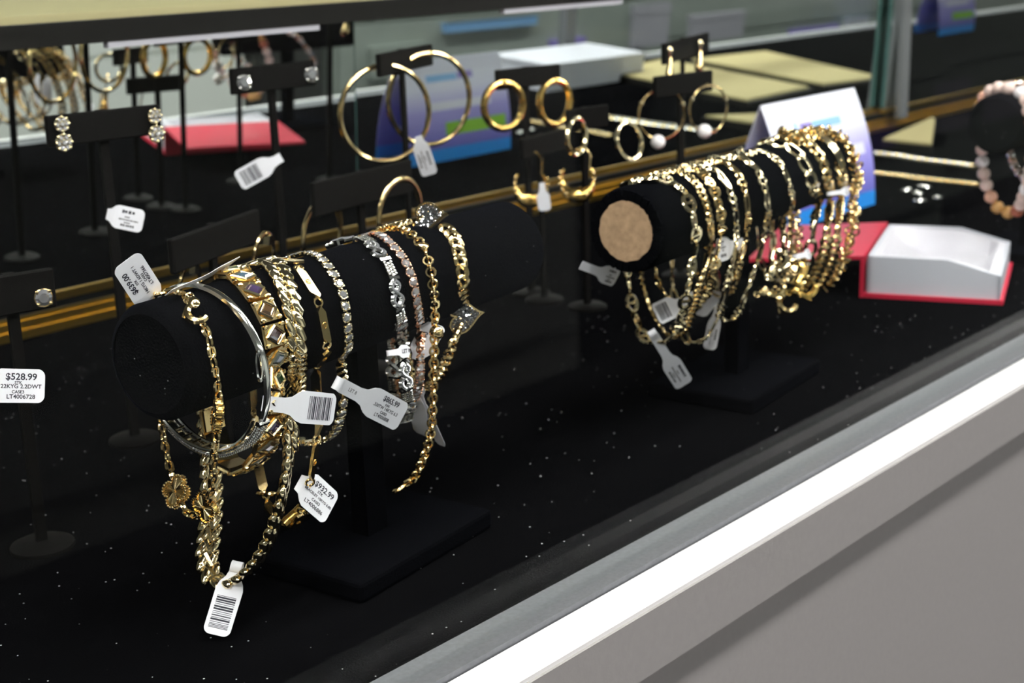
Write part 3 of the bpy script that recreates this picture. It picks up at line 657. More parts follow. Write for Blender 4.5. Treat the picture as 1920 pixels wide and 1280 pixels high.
C2('figaro_chain', 'gold figaro chain right of the close pair with a paper band', [('c', 1322, 305), ('c', 1356, 304), ('c', 1383, 326), ('c', 1398, 366), ('c', 1402, 405), ('c', 1398, 440), ('l', 1390, 480, 1), ('l', 1380, 520, .8), ('l', 1366, 550, .3), ('l', 1340, 552, -.3), ('l', 1312, 520, -.8), ('l', 1302, 490, -1)], fig_seq(1.45, 'gold'))
C2('figaro_chain', 'gold figaro chain standing alone right of the middle of the second roll', [('c', 1355, 296), ('c', 1390, 296), ('c', 1418, 318), ('c', 1434, 355), ('c', 1440, 395), ('c', 1436, 430), ('l', 1428, 465, 1), ('l', 1413, 510, 1), ('l', 1398, 555, .9), ('l', 1382, 590, .6), ('l', 1362, 602, .1), ('l', 1345, 570, -.5), ('l', 1340, 510, -1)], fig_seq(1.55, 'pgold'))
C2('thin_figaro_chain', 'thin gold figaro chain with pale links left of the heavy group', [('c', 1398, 290), ('c', 1432, 284), ('c', 1462, 306), ('c', 1480, 345), ('c', 1485, 390), ('c', 1478, 432), ('l', 1474, 465, 1), ('l', 1470, 495, .8), ('l', 1458, 525, .3), ('l', 1440, 520, -.4), ('l', 1425, 480, -1)], fig_seq(1.3, 'pgold'))
ov = cuban_link(.0170, .0104, .0016, .0018, 30, 14).mesh('link', M['pgold'])
C2('oval_link_chain', 'wide gold oval link chain at the left of the heavy group', [('c', 1445, 266), ('c', 1485, 278), ('c', 1508, 308), ('c', 1523, 345), ('c', 1530, 385), ('l', 1526, 430, 1), ('l', 1519, 470, .9), ('l', 1508, 505, .6), ('l', 1485, 530, .1), ('l', 1460, 510, -.5), ('l', 1450, 460, -1)], [('link', ov, .0120, I4)])
cu2 = cuban_link(.0108, .0092, .0018, .0022, 36, 22).mesh('link', M['gold'])
C2('curb_chain', 'heavy gold curb chain in the middle of the heavy group', [('c', 1470, 262), ('c', 1512, 268), ('c', 1538, 296), ('c', 1551, 335), ('c', 1556, 378), ('l', 1552, 425, 1), ('l', 1545, 470, .9), ('l', 1532, 510, .55), ('l', 1508, 540, .05), ('l', 1482, 520, -.5), ('l', 1470, 470, -1)], [('link', cu2, .0070, I4)])
pid = Path(T2, [('c', 1500, 256), ('c', 1540, 262), ('c', 1566, 290), ('c', 1578, 330), ('c', 1578, 375), ('l', 1572, 425, 1), ('l', 1563, 470, .9), ('l', 1550, 510, .55), ('l', 1525, 542, 0), ('l', 1500, 525, -.5), ('l', 1485, 470, -1)], .0018)
did = pid.near(T2.cyl(1558, 280, T2.R))
rid = chain('identity_bracelet', 'gold curb bracelet with a flat engraved style name plate', 'bracelet', pid, [('link', cu2, .0070, RX(8))], GC, None, [(did - .013, did + .013)], wy=1.3)
vs_ = MB()
for i in range(9):
    pass
pl = MB(); n_ = 10
for i in range(n_ + 1):
    d_ = did - .0145 + .029 * i / n_; mt = pid.fr(d_); wd = .0052 if 0 < i < n_ else .003
    pl.v += [mt @ V((0, -wd, .0006)), mt @ V((0, wd, .0006)), mt @ V((0, wd, .0022)), mt @ V((0, -wd, .0022))]
pl.f = [[i * 4 + k, i * 4 + (k + 1) % 4, i * 4 + 4 + (k + 1) % 4, i * 4 + 4 + k] for i in range(n_) for k in range(4)] + [[3, 2, 1, 0], [n_ * 4 + k for k in range(4)]]
pl.build('name_plate', M['pgold'], rid, True)
# thick rope chain: two strands of rings wound around each other
prp = Path(T2, [('c', 1492, 264), ('c', 1522, 247), ('c', 1562, 250), ('c', 1594, 280), ('c', 1607, 325), ('c', 1605, 375), ('l', 1599, 425, 1), ('l', 1588, 470, .9), ('l', 1570, 508, .6), ('l', 1540, 538, .05), ('l', 1515, 520, -.5), ('l', 1498, 470, -1)], .0034)
b = prp.low(); rr_ = thing('rope_chain', 'thick twisted gold rope chain at the far end of the second roll', 'bracelet', b, GC)
rp = MB().ring(.0032, .0026, .0009, 12, 5).mesh('rope_link', M['gold']); NR = 84
for i in range(NR):
    d_ = prp.L * i / NR; ph_ = 360 * i / 11.0
    for k_ in (0, 180):
        put('rope_link', rp, rr_, prp.fr(d_, .003) @ RX(ph_ + k_) @ T((0, 0, .0024)) @ RZ(38) @ RX(60))
# clasps gathered under the second roll
for i, (u, v, off, a, mm) in enumerate(((1452, 500, .9, 70, 'pgold'), (1440, 545, .6, 30, 'gold'), (1466, 560, .7, -40, 'gold'), (1496, 520, .8, 110, 'gold2'), (1500, 545, .6, 20, 'gold2'))):
    P = T2.lat(u, v, off * T2.R); z = (CAM - P).normalized(); x = RIGHT; y = z.cross(x).normalized(); x = y.cross(z)
    o = put('lobster_clasp', lobster().mesh('lobster_clasp', M[mm]), None, frame(x, y, z, P) @ RZ(a) @ RY(25) @ Matrix.Scale(1.5, 4))
    tag(o, ['upper pale gold lobster clasp hanging left under the heavy chain group', 'lower left gold lobster clasp in the cluster under the second roll', 'lower right gold lobster clasp in the cluster under the second roll',
            'deep gold lobster clasp highest below the heavy chain group', 'deep gold lobster clasp lowest below the heavy chain group'][i], 'clasp', 'lobster clasps under the second roll')

# --- beaded bracelets on the roll at the right edge
GD = 'beaded bracelets on the right edge roll'
def beads(label, spec, t, rad, mats, pitch):
    pth = Path(T3, spec, t); b = pth.low(); root = thing('beaded_bracelet', label, 'bracelet', b, GD); n = round(pth.L / pitch)
    mes = [MB().ball((0, 0, 0), rad, 12).mesh('bead', M[q]) for q in mats]
    for i in range(n): put('bead', mes[(i * 5 + i // 3) % len(mes)], root, pth.fr(pth.L * i / n))
beads('bracelet of pastel peach amber and rust beads at the right edge', [('c', 1890, 166), ('c', 1915, 176), ('c', 1930, 212), ('c', 1936, 255), ('l', 1934, 305, 1), ('l', 1922, 360, .7), ('l', 1902, 398, .2), ('l', 1874, 392, -.3), ('l', 1852, 355, -.7), ('l', 1842, 305, -1)], .004, .0058, ['blush', 'peach', 'tan', 'brick', 'blush', 'pearl'], .0112)
beads('bracelet of small pink silver stones on top of the right edge roll', [('c', 1885, 164), ('c', 1910, 158), ('c', 1940, 168), ('c', 1958, 200), ('c', 1962, 240), ('l', 1955, 290, 1), ('l', 1935, 325, .5), ('l', 1915, 330, -.2), ('l', 1895, 290, -1)], .003, .0036, ['rose', 'silver', 'blush', 'pgold'], .0066)

# ------------------------------------------------------------------ price tags
txt_cache = {}
def text_mesh(body, size, bold=.0):
    k_ = (body, size, bold)
    if k_ not in txt_cache:
        c = bpy.data.curves.new('print', 'FONT'); c.body = body; c.size = size; c.align_x = 'CENTER'; c.align_y = 'CENTER'; c.offset = bold; c.resolution_u = 3
        o = bpy.data.objects.new('print', c); me = bpy.data.meshes.new_from_object(o); me.materials.clear(); me.materials.append(M['ink'])
        bpy.data.objects.remove(o); bpy.data.curves.remove(c); txt_cache[k_] = me
    return txt_cache[k_]
GT = 'paper price tags'
def price_tag(label, Tp, Ep, tw=0, kind='text', lines=(), width=.0155, body=.021, tail_text=None, loop=True, group=GT):
    width *= K; body *= K; L = (Ep - Tp).length; u = (Ep - Tp).normalized(); v_ = (CAM - Tp).normalized()
    n = (v_ - u * v_.dot(u)).normalized(); n = Quaternion(u, math.radians(tw)) @ n; wv = n.cross(u)
    mt = frame(u, wv, n, Tp); root = thing('price_tag', label, 'price tag', Tp, group)
    body = min(body, L * .74); nk = min(.011, L * .3); xb = L - body; hw = width / 2; ht = width * .23; st = []
    for x, h_ in ((-.001, ht), (xb - nk, ht), (xb - nk * .66, ht + (hw - ht) * .18), (xb - nk * .33, ht + (hw - ht) * .75), (xb, hw)): st.append((x, h_))
    for i in range(1, 7):
        q = math.pi / 2 * i / 6; st.append((L - .0032 + .0032 * math.sin(q), hw - .0032 + .0032 * math.cos(q)))
    vs_ = []; fs = []; th = .00016
    for x, h_ in st:
        z = -.0012 * max(0, (xb - x) / max(xb, .001)) ** 2
        vs_ += [(x, -h_, z - th), (x, h_, z - th), (x, h_, z), (x, -h_, z)]
    for i in range(len(st) - 1): fs += [[i * 4 + k, i * 4 + (k + 1) % 4, i * 4 + 4 + (k + 1) % 4, i * 4 + 4 + k] for k in range(4)]
    fs += [[0, 1, 2, 3], [(len(st) - 1) * 4 + k for k in (3, 2, 1, 0)]]
    MB().add(vs_, fs).build('tag_paper', M['paper'], root, False, mt)
    cx = xb + body * .46
    if kind == 'text':
        for s_, sz, dy in lines:
            put('print', text_mesh(s_, sz * width, .00009 if sz > .2 else .00005), root, mt @ T((cx + (-.0012 if sz < .17 else 0), dy * width, .00006)))
        if tail_text: put('print', text_mesh(tail_text, .17 * width, .00001), root, mt @ T(((xb - nk) * .55, 0, .0001)))
    elif kind == 'bar':
        rng = random.Random(len(label)); bm_ = MB(); x = xb + body * .16; xe = xb + body * .86
        while x < xe:
            wd = rng.choice((.00025, .00028, .0005, .0008)); bm_.box((x + wd / 2, 0, .00006), (wd, hw * 1.42, .00004)); x += wd + rng.choice((.00028, .0003, .00055))
        bm_.build('barcode', M['ink'], root, False, mt)
    elif kind == 'block':
        rng = random.Random(len(label)); 
        for y, x0_, x1_, hh in ((.27, .18, .66, .15), (.05, .3, .46, .07), (-.07, .08, .8, .07), (-.19, .3, .52, .06), (-.31, .2, .68, .11)):
            bm_ = MB(); x = xb + body * x0_
            while x < xb + body * x1_:
                wd = hh * width * rng.uniform(.5, .8); bm_.box((x, y * width, .00006), (wd, hh * width * rng.uniform(.7, 1), .00004)); x += wd * 1.35
            bm_.build('print', M['ink'], root, False, mt)
    if loop:
        lp_ = MB(); rl = .0026; N = 20; w2 = ht * .9
        for i in range(N):
            q = 2 * math.pi * i / N; c_ = V((-rl + math.cos(q) * rl, 0, math.sin(q) * rl * .8 - .0012)); lp_.v += [c_ + V((0, -w2, 0)), c_ + V((0, w2, 0))]
        lp_.f = [[2 * i, 2 * i + 1, (2 * i + 3) % (2 * N), (2 * i + 2) % (2 * N)] for i in range(N)]
        lp_.build('tag_loop', M['paper'], root, True, mt)
    return root
def PL(r, u, v, off): return r.lat(u, v, off * r.R)
price_tag('white price tag printed 639.00 standing up behind the clover bracelet', PL(T1, 290, 572, -.35), PL(T1, 236, 488, -.35), 12, 'text',
          [('$639.00', .24, .27), ('STK', .11, .09), ('14KYG 1.6DWT 1', .14, -.05), ('CASE3', .11, -.18), ('LT4007366', .15, -.30)], width=.0150, loop=False)
price_tag('price tag seen edge on lying over the top of the front roll', T1.cyl(322, 552, R_ + .004), T1.cyl(440, 490, R_ + .006), 80, 'blank', width=.011, loop=False)
price_tag('white tag with barcode in front of the gem bracelet', PL(T1, 499, 757, 1.22), PL(T1, 628, 768, 1.35), 4, 'bar', loop=False)
price_tag('white price tag printed 865.99 on the yellow diamond bracelet', PL(T1, 645, 725, 1.2), PL(T1, 755, 783, 1.3), 0, 'text',
          [('$865.99', .25, .28), ('OAK', .11, .11), ('.330TW 14KYG 6.3', .155, -.02), ('CASE3', .12, -.17), ('LT4006808', .165, -.31)], width=.0158, body=.0245, tail_text='LET 8')
price_tag('slanted price tag printed 932.99 at the bottom of the bar bracelet', PL(T1, 566, 905, .95), PL(T1, 622, 955, 1.2), -28, 'text',
          [('$932.99', .22, .27), ('STK', .11, .12), ('BRACELET 10KYG 6.80', .102, -.01), ('CASE3', .11, -.15), ('LT4006886', .15, -.30)], width=.0185, body=.019, loop=False)
price_tag('white tag with barcode hanging lowest from the heavy curb bracelet', PL(T1, 440, 1072, .1), PL(T1, 404, 1190, .25), 14, 'bar', width=.0135, body=.0225)
price_tag('shaded blank price tag hanging under the rose gold bracelet', PL(T1, 776, 738, .3), PL(T1, 792, 815, .2), 48, 'blank', width=.013)
price_tag('thin curled price tag beside the loose rolo chain end', PL(T1, 786, 742, .3), PL(T1, 828, 835, .6), 72, 'blank', width=.013)
price_tag('white price tag half hidden between rose gold and rolo bracelets', PL(T1, 783, 668, .85), PL(T1, 816, 607, .8), -20, 'text', [('.00', .30, .15)], width=.0135, loop=False)
price_tag('white paper band wrapped around the infinity bracelet', PL(T1, 744, 660, 1.12), PL(T1, 769, 657, 1.12), 0, 'text', [('LET 8', .42, 0)], width=.0068, body=.0065, loop=True)
dS = .66
price_tag('white price tag printed 528.99 cut by the left picture edge', atd(-28, 722, dS), atd(84, 724, dS), 0, 'text',
          [('$528.99', .27, .26), ('STK', .12, .09), ('E: 22KYG 2.2DWT', .165, -.02), ('CASE3', .125, -.18), ('LT4006728', .175, -.32)], width=.0162, body=.0262)
price_tag('blurred tag left of the chipboard end of the second roll', PL(T2, 1094, 499, -1), PL(T2, 1157, 522, -1), 8, 'block', width=.0125, body=.015, loop=False)
price_tag('long tag hanging lowest under the second roll from the mariner chain', PL(T2, 1228, 632, 0), PL(T2, 1284, 722, .1), 0, 'block', width=.0135, body=.024)
price_tag('barcode tag lying between the strands under the second roll', PL(T2, 1322, 545, -.2), PL(T2, 1230, 590, -.2), 0, 'bar', width=.0150, body=.021, loop=False)
price_tag('tag with printed lines behind the close pair of figaro chains', PL(T2, 1396, 455, .8), PL(T2, 1345, 470, .8), -8, 'block', width=.0155, body=.013, loop=False)
price_tag('pale tag behind the barcode tag under the second roll', PL(T2, 1345, 545, -.6), PL(T2, 1308, 590, -.6), 30, 'blank', width=.013, loop=False)
price_tag('tilted tag at the bottom right of the chains under the second roll', PL(T2, 1345, 572, .1), PL(T2, 1330, 655, .1), 45, 'block', width=.013, body=.017, loop=False)
price_tag('small paper band on the name plate bracelet', PL(T2, 1562, 362, 1.15), PL(T2, 1592, 358, 1.15), 0, 'block', width=.007, body=.0078)
price_tag('small paper band low on the oval link chain', PL(T2, 1498, 480, 1.1), PL(T2, 1520, 475, 1.1), 0, 'block', width=.008, body=.0056)

# ------------------------------------------------------------------ earring stands and earrings
GS = 'black earring display stands'; GE = 'earrings on black display stands'
class Stand:
    def __init__(s, label, uc, vc, d, yaw, upx, hpx, stem=True, uL=None, uR=None, hole=True):
        s.P = atd(uc, vc, d); a = math.radians(yaw); s.x = V((math.cos(a), math.sin(a), 0)); s.n = V((math.sin(a), -math.cos(a), 0))
        L_ = onP(uL, vc, s.P, s.n); R2 = onP(uR, vc, s.P, s.n); W = abs((R2 - L_).dot(s.x)); c = (L_ + R2) / 2; H = hpx * d / F; s.c = V((c.x, c.y, s.P.z)); s.W, s.H = W, H
        s.root = thing('earring_stand', label, 'stand', (c.x, c.y, 0), GS)
        X = frame(s.x, -s.n, V((0, 0, 1)), s.c)
        b_ = MB().box((0, 0, 0), (W, .004, H)).build('card_bar', M['acrylic'], s.root, False, X); bv = b_.modifiers.new('bevel', 'BEVEL'); bv.width = .0008
        MB().box((0, .0035, 0), (.0052, .0030, .0001)).box((0, .0035, (-s.c.z + H / 2) / 2), (.0055, .003, s.c.z + H / 2)).build('stem', M['acrylic'], s.root, False, X)
        MB().lathe([(.016, 0), (.016, .002), (.013, .0035), (.002, .004)], 24).build('foot', M['acrylic'], s.root, True, T((s.c.x, s.c.y, 0)) @ T(-s.n * .0035))
    def on(s, u, v, out=.003): return onP(u, v, s.P + s.n * out, s.n)
    def fr(s, P): return frame(s.x, V((0, 0, 1)), s.n, P)
S = {}
S[1] = Stand('earring stand with cluster drop earrings at the far left', 193, 235, .88, -7, 0, 54, uL=85, uR=300)
S[2] = Stand('earring stand with round diamond studs left of the mirror edge', 510, 145, 1.08, 0, 0, 46, uL=431, uR=589)
S[3] = Stand('earring stand with the two large gold hoops', 757, 113, 1.12, 22, 0, 40, uL=708, uR=808)
S[4] = Stand('earring stand with medium thick gold hoops', 989, 144, 1.20, -9, 0, 36, uL=929, uR=1049)
S[5] = Stand('earring stand with silver gold hoop and basket earring', 1100, 221, 1.15, -6, 0, 40, uL=1062, uR=1139)
S[6] = Stand('low earring stand with gold basket earring left of another', 1018, 270, 1.18, 7, 0, 38, uL=976, uR=1061)
S[7] = Stand('small highest earring stand with dangling drop earrings', 1285, 90, 1.36, 19, 0, 36, uL=1243, uR=1326)
S[8] = Stand('earring stand with pearl hoops under the drop earrings', 1280, 157, 1.26, -8, 0, 38, uL=1226, uR=1334)
S[9] = Stand('low earring stand with oval gold hoops behind the front roll', 678, 352, 1.0, 9, 0, 62, uL=584, uR=771)
S[10] = Stand('low earring stand with small huggie earrings behind the front roll', 400, 452, .84, 21, 0, 62, uL=317, uR=486)
S[11] = Stand('low earring stand with a single stud cut by the left picture edge', 40, 548, .74, -12, 0, 72, uL=-60, uR=103)
def stud(s, u, v, px, d, label):
    P = s.on(u, v, .004); r = px / 2 * d / F; o = thing('stud_earring', label, 'earring', P, GE); z = (s.n + (CAM - P).normalized()).normalized(); x = V((0, 0, 1)).cross(z).normalized(); mt = frame(x, z.cross(x), z, P)
    setting(r * .88, r * .9).build('setting', M['gold' if u < 100 else 'silver'], o, True, mt); gem_brilliant(r * .9, 12).build('gem', M['diamond'], o, False, mt)
def cluster(s, u, v, d, label):
    P = s.on(u, v, .004); o = thing('cluster_earring', label, 'earring', P, GE); mt = s.fr(P)
    for k, (cy, r0) in enumerate(((.0055, .0040), (-.0050, .0046))):
        st_ = MB().lathe([(.001, -.002), (r0 * .9, -.001), (r0 * 1.15, .0006), (r0 * .6, .0012)], 14); 
        for i in range(8): q = 2 * math.pi * i / 8; st_.ball((r0 * math.cos(q), r0 * math.sin(q), .001), r0 * .25, 6)
        h_ = st_.build('flower_setting', M['pgold'], o, True, mt @ T((0, cy, 0)))
        for i in range(7):
            q = 2 * math.pi * i / 6; p = (0, 0, .0016) if i == 6 else (r0 * .72 * math.cos(q), r0 * .72 * math.sin(q), .0012)
            gem_brilliant(r0 * .36, 6).build('gem', M['diamond'], h_, False, mt @ T((0, cy, 0)) @ T(p))
def hoop(name, label, u, v, rx, ry, d, wire, mat, tilt=0, flat=1.0, thick=None):
    """a real ring hanging in a vertical plane; rx/ry in pixels give its turn to the viewer"""
    P = atd(u, v, d); R2 = ry * d / F; vdir = (P - CAM).normalized(); hr = V((-vdir.y, vdir.x, 0)).normalized()
    if hr.dot(RIGHT) < 0: hr = -hr
    fw = V((vdir.x, vdir.y, 0)).normalized(); c_ = min(1, rx / ry); hd = hr * c_ + fw * math.sqrt(1 - c_ * c_); upv = V((0, 0, 1)); upv = (Quaternion(fw, math.radians(tilt)) @ upv)
    hd = (hd - upv * hd.dot(upv)).normalized(); mt = frame(hd, upv, hd.cross(upv), P); o = thing(name, label, 'earring', P - V((0, 0, R2)), GE)
    rr = [wire * (1 + (thick or 0) * (.5 - .5 * math.sin(2 * math.pi * k / 40))) for k in range(40)]
    pts = [(R2 * math.cos(2 * math.pi * k / 40), R2 * math.sin(2 * math.pi * k / 40), 0) for k in range(40)]
    MB().tube(pts, rr, 8, True, flat, (0, 0, 1)).build('ring', M[mat], o, True, mt)
    MB().tube([(0, R2 * .92, 0), (0, R2 * 1.0, 0), (0, R2 * 1.06, -.002)], .0007, 6).ball((0, R2, 0), wire * 1.2, 8).build('post', M[mat], o, True, mt)
    return o, mt, R2
cluster(S[1], 117, 251, .88, 'left cluster drop earring on the far left stand'); cluster(S[1], 291, 235, .88, 'right cluster drop earring on the far left stand')
stud(S[2], 458, 155, 27, 1.08, 'left round diamond stud on the stand by the mirror edge'); stud(S[2], 584, 140, 27, 1.08, 'right round diamond stud on the stand by the mirror edge')
stud(S[11], 82, 558, 33, .74, 'single round stud in gold setting on the low left edge stand')
hoop('hoop_earring', 'large thin gold hoop, left and nearer of the big pair', 722, 213, 82, 88, 1.10, .0021, 'gold', 4)
hoop('hoop_earring', 'large thin gold hoop, right and farther of the big pair', 805, 186, 75, 84, 1.14, .0021, 'gold', 4)
hoop('hoop_earring', 'medium thick gold hoop, left of its pair', 944, 198, 36, 42, 1.18, .0031, 'gold2'); hoop('hoop_earring', 'medium thick gold hoop, right of its pair', 1040, 192, 28, 40, 1.22, .0029, 'gold2')
hoop('hoop_earring', 'small silver gold hoop above the right basket earring', 1081, 256, 17, 34, 1.13, .0019, 'pgold'); hoop('hoop_earring', 'slim gold hoop left of the pearl hoops', 1180, 265, 22, 34, 1.2, .0017, 'pgold', -18)
for i, (u, v, lab) in enumerate(((1083, 335, 'gold basket earring hanging beside the second roll, right of two'), (994, 345, 'gold basket earring hanging beside the second roll, left of two'))):
    d = (1.13, 1.165)[i]; P = atd(u, v, d); z = (CAM - P).normalized(); x = RIGHT; y = z.cross(x).normalized(); x = y.cross(z); mt = frame(x, y, z, P) @ RY(20 if i else -10); o = thing('basket_earring', lab, 'earring', P - V((0, 0, .016)), GE)
    k_ = d / F; R2 = 30 * k_; pts = []; rr = []
    for q in range(-215, 36, 10):
        a = math.radians(q); pts.append((R2 * math.cos(a), R2 * math.sin(a) * 1.05, 0)); rr.append(.0012 + .0050 * max(0, -math.sin(a)) ** 1.5)
    MB().tube(pts, rr, 8, False, .9, (0, 0, 1)).build('basket', M['gold2'], o, True, mt)
    for q in range(-200, 30, 18):
        a = math.radians(q); MB().ball((R2 * 1.1 * math.cos(a), R2 * 1.18 * math.sin(a), .003), .0017, 8).build('granule', M['gold'], o, True, mt)
    MB().tube([(R2 * .75, R2 * .6, 0), (R2 * .8, R2 * 1.5, 0), (R2 * .35, R2 * 2.0, 0), (-.1 * R2, R2 * 1.8, 0)], .0007, 6).build('hook', M['gold'], o, True, mt)
for i, (u, v, lab) in enumerate(((1256, 118, 'left dangling drop earring on the small highest stand'), (1312, 103, 'right dangling drop earring on the small highest stand'))):
    P = S[7].on(u, v, .006); o = thing('drop_earring', lab, 'earring', P - V((0, 0, .014)), GE); mt = S[7].fr(P) @ RZ(-14 if i else -8)
    for s_ in (-1, 1): MB().ball((s_ * .0028, .0105, 0), .0026, 8, (.9, 1.4, .6)).build('leaf', M['pgold'], o, True, mt)
    MB().tube([(0, .010, 0), (.0005, .004, 0)], .0013, 6).build('bar', M['rose'], o, True, mt)
    MB().lathe([(.0004, .006), (.0018, .002), (.0042, -.010), (.0045, -.013), (.003, -.0155), (.0004, -.0165)], 12).xf(RX(-90)).build('drop', M['gold'], o, True, mt)
for i, (u, v, rx, ry, pu, pv_, lab) in enumerate(((1240, 214, 42, 46, 1234, 266, 'left pearl hoop earring with round white pearl'), (1328, 205, 34, 44, 1321, 246, 'right pearl hoop earring with round white pearl'))):
    o, mt, R2 = hoop('pearl_hoop_earring', lab, u, v, rx, ry, 1.25, .0010, 'gold')
    P = atd(pu, pv_, 1.245); MB().ball((0, 0, 0), .0062, 16).build('pearl', M['pearl'], o, True, T(P))
    for a in (150, 20): MB().ball((R2 * math.cos(math.radians(a)), R2 * math.sin(math.radians(a)), 0), .0022, 8).build('bead', M['pgold'], o, True, mt)
hoop('oval_hoop_earring', 'oval gold hoop behind the front roll, left of its pair', 604, 441, 35, 68, 1.0, .0024, 'gold', 6, .6); hoop('oval_hoop_earring', 'oval gold hoop behind the front roll, right of its pair', 750, 402, 39, 66, 1.01, .0024, 'gold', 6, .6)
for i, (u, v, lab) in enumerate(((356, 530, 'left huggie earring with white square top behind the front roll'), (495, 476, 'right huggie earring behind the gold chains of the front roll'))):
    o, mt, R2 = hoop('huggie_earring', lab, u, v, 18, 38, .83, .0016, 'gold', 8, .7)
    MB().box((0, R2 * .75, .0005), (.0042, .0055, .0035)).build('square_top', M['pgold'], o, False, mt @ T((.003, -.001, 0)))
dd = .87
price_tag('price tag hanging on the stem of the far left earring stand', atd(203, 402, dd), atd(269, 416, dd), 6, 'block', width=.0150, body=.0175, loop=False)
price_tag('barcode tag hanging on the stem of the diamond stud stand', atd(526, 296, 1.06), atd(447, 340, 1.06), -4, 'bar', width=.0165, body=.0225, loop=False)
price_tag('price tag tied to the large gold hoops', atd(783, 258, 1.08), atd(806, 328, 1.08), 35, 'block', width=.0165, body=.022, loop=False)
price_tag('second tag tucked behind the one on the large gold hoops', atd(786, 262, 1.09), atd(795, 318, 1.09), 60, 'blank', width=.014, loop=False)
price_tag('tiny tag below the left basket earring', atd(1015, 345, 1.12), atd(1022, 395, 1.12), 25, 'blank', width=.012, body=.012, loop=False)

# ------------------------------------------------------------------ folded card and gift box
def tent(label, ox, oy):
    ct = thing('tent_card', label, 'card', (1.34 + ox, .775 + oy, 0), 'tent cards')
    xa_, xb_, ridge = 1.245, 1.435, .1255
    def cardpanel(name, sg, mat):
        vs_ = []; fs = []; n = 10; th = .0006
        for i in range(n + 1):
            f = i / n; z = ridge * (1 - f); y = oy + .775 + sg * (.030 * f + .008 * math.sin(math.pi * f))
            for x in (xa_ + ox, xb_ + ox): vs_ += [(x, y, z), (x, y + sg * -th, z)]
        for i in range(n):
            a, b_ = i * 4, i * 4 + 4; fs += [[a, a + 2, b_ + 2, b_], [a + 1, b_ + 1, b_ + 3, a + 3], [a, b_, b_ + 1, a + 1], [a + 2, a + 3, b_ + 3, b_ + 2]]
        return MB().add(vs_, fs).build(name, mat, ct, False, None)
    cardpanel('front_panel', -1, M['card']); cardpanel('back_panel', 1, M['card'])
    def prt(sg, x0_, x1_, z0_, z1_, mat):
        f0, f1 = 1 - z0_ / ridge, 1 - z1_ / ridge; x0_ += ox; x1_ += ox; Y = lambda f: oy + .775 + sg * (.030 * f + .008 * math.sin(math.pi * f) + .0004)
        MB().quadbox([(x0_, Y(f0), z0_), (x1_, Y(f0), z0_), (x1_, Y(f0) - sg * .0003, z0_), (x0_, Y(f0) - sg * .0003, z0_)], [(x0_, Y(f1), z1_), (x1_, Y(f1), z1_), (x1_, Y(f1) - sg * .0003, z1_), (x0_, Y(f1) - sg * .0003, z1_)]).build('printed_block', M[mat], ct, False)
    prt(-1, 1.292, 1.297, .093, .103, 'paleblue'); prt(-1, 1.303, 1.325, .0935, .1015, 'purple'); prt(-1, 1.327, 1.385, .0935, .1015, 'paleblue'); prt(-1, 1.395, 1.42, .058, .070, 'palewhite')
    prt(1, 1.29, 1.345, .098, .106, 'paleblue'); prt(1, 1.347, 1.375, .099, .107, 'purple'); prt(1, 1.28, 1.40, .064, .074, 'palewhite'); prt(1, 1.312, 1.425, .032, .048, 'lime'); prt(1, 1.245, 1.435, .108, .124, 'palewhite')


tent('folded tent card with white to purple print and blue foot behind the second roll', 0, 0)
tent('second tent card far along the showcase, seen only in the mirror', 1.95, -.26)

gb = thing('gift_box', 'open red and white gift box with satin lining at the right', 'box', (1.1, .5, 0))
# white tray: side toward the camera runs from the spine corner to the front corner
fl, ff = deck(1624, 556), deck(1874, 570); e1 = (ff - fl); Lb = e1.length; e1.normalize(); e2 = V((-e1.y, e1.x, 0))
if e2.x < 0: e2 = -e2
Wb = .14; hz, hl_, bt = .034, .0225, .0035
def bp(a, b_, z): return fl + e1 * a + e2 * b_ + V((0, 0, z))
MB().quadbox([bp(-.002, -.003, 0), bp(Lb + .003, -.003, 0), bp(Lb + .003, Wb + .003, 0), bp(-.002, Wb + .003, 0)], [bp(-.002, -.003, bt), bp(Lb + .003, -.003, bt), bp(Lb + .003, Wb + .003, bt), bp(-.002, Wb + .003, bt)]).build('base_board', M['red'], gb, False)
def wallseg(a0, b0, a1, b1, z0, z1, nb, name='tray_side'):
    d = (bp(a1, b1, 0) - bp(a0, b0, 0)).normalized(); nn_ = V((-d.y, d.x, 0)) * .003
    A_, B_ = bp(a0, b0, 0), bp(a1, b1, 0)
    return MB().quadbox([A_ + V((0, 0, bt)), B_ + V((0, 0, bt)), B_ + nn_ + V((0, 0, bt)), A_ + nn_ + V((0, 0, bt))], [A_ + V((0, 0, z0)), B_ + V((0, 0, z1)), B_ + nn_ + V((0, 0, z1)), A_ + nn_ + V((0, 0, z0))]).build(name, M['boxwhite'], gb, False)
s0 = Lb * .60
wallseg(0, 0, s0, 0, hz, hz, 1); wallseg(s0, 0, Lb, 0, hz, hl_, 1); wallseg(Lb, 0, Lb, Wb, hl_, hl_, 1); wallseg(Lb, Wb, s0, Wb, hl_, hz, 1); wallseg(s0, Wb, 0, Wb, hz, hz, 1); wallseg(0, Wb, 0, 0, hz, hz, 1)
ln = MB(); n = 14; ga = []
for i in range(n + 1):
    for j in range(n + 1):
        a, b_ = i / n, j / n; ez = hz if a < .6 else hz + (hl_ - hz) * (a - .6) / .4
        e_ = min(a, 1 - a, b_, 1 - b_); dip = .024 * min(1, max(0, (e_ - .07) / .09)) * (.75 + .25 * math.sin(a * 9 + b_ * 5)); ga.append(bp(.002 + a * (Lb - .004), .002 + b_ * (Wb - .004), ez - .0006 - dip))
ln.add(ga, [[i * (n + 1) + j, (i + 1) * (n + 1) + j, (i + 1) * (n + 1) + j + 1, i * (n + 1) + j + 1] for i in range(n) for j in range(n)]).build('satin_lining', M['foam'], gb)
hz2 = hz + .001
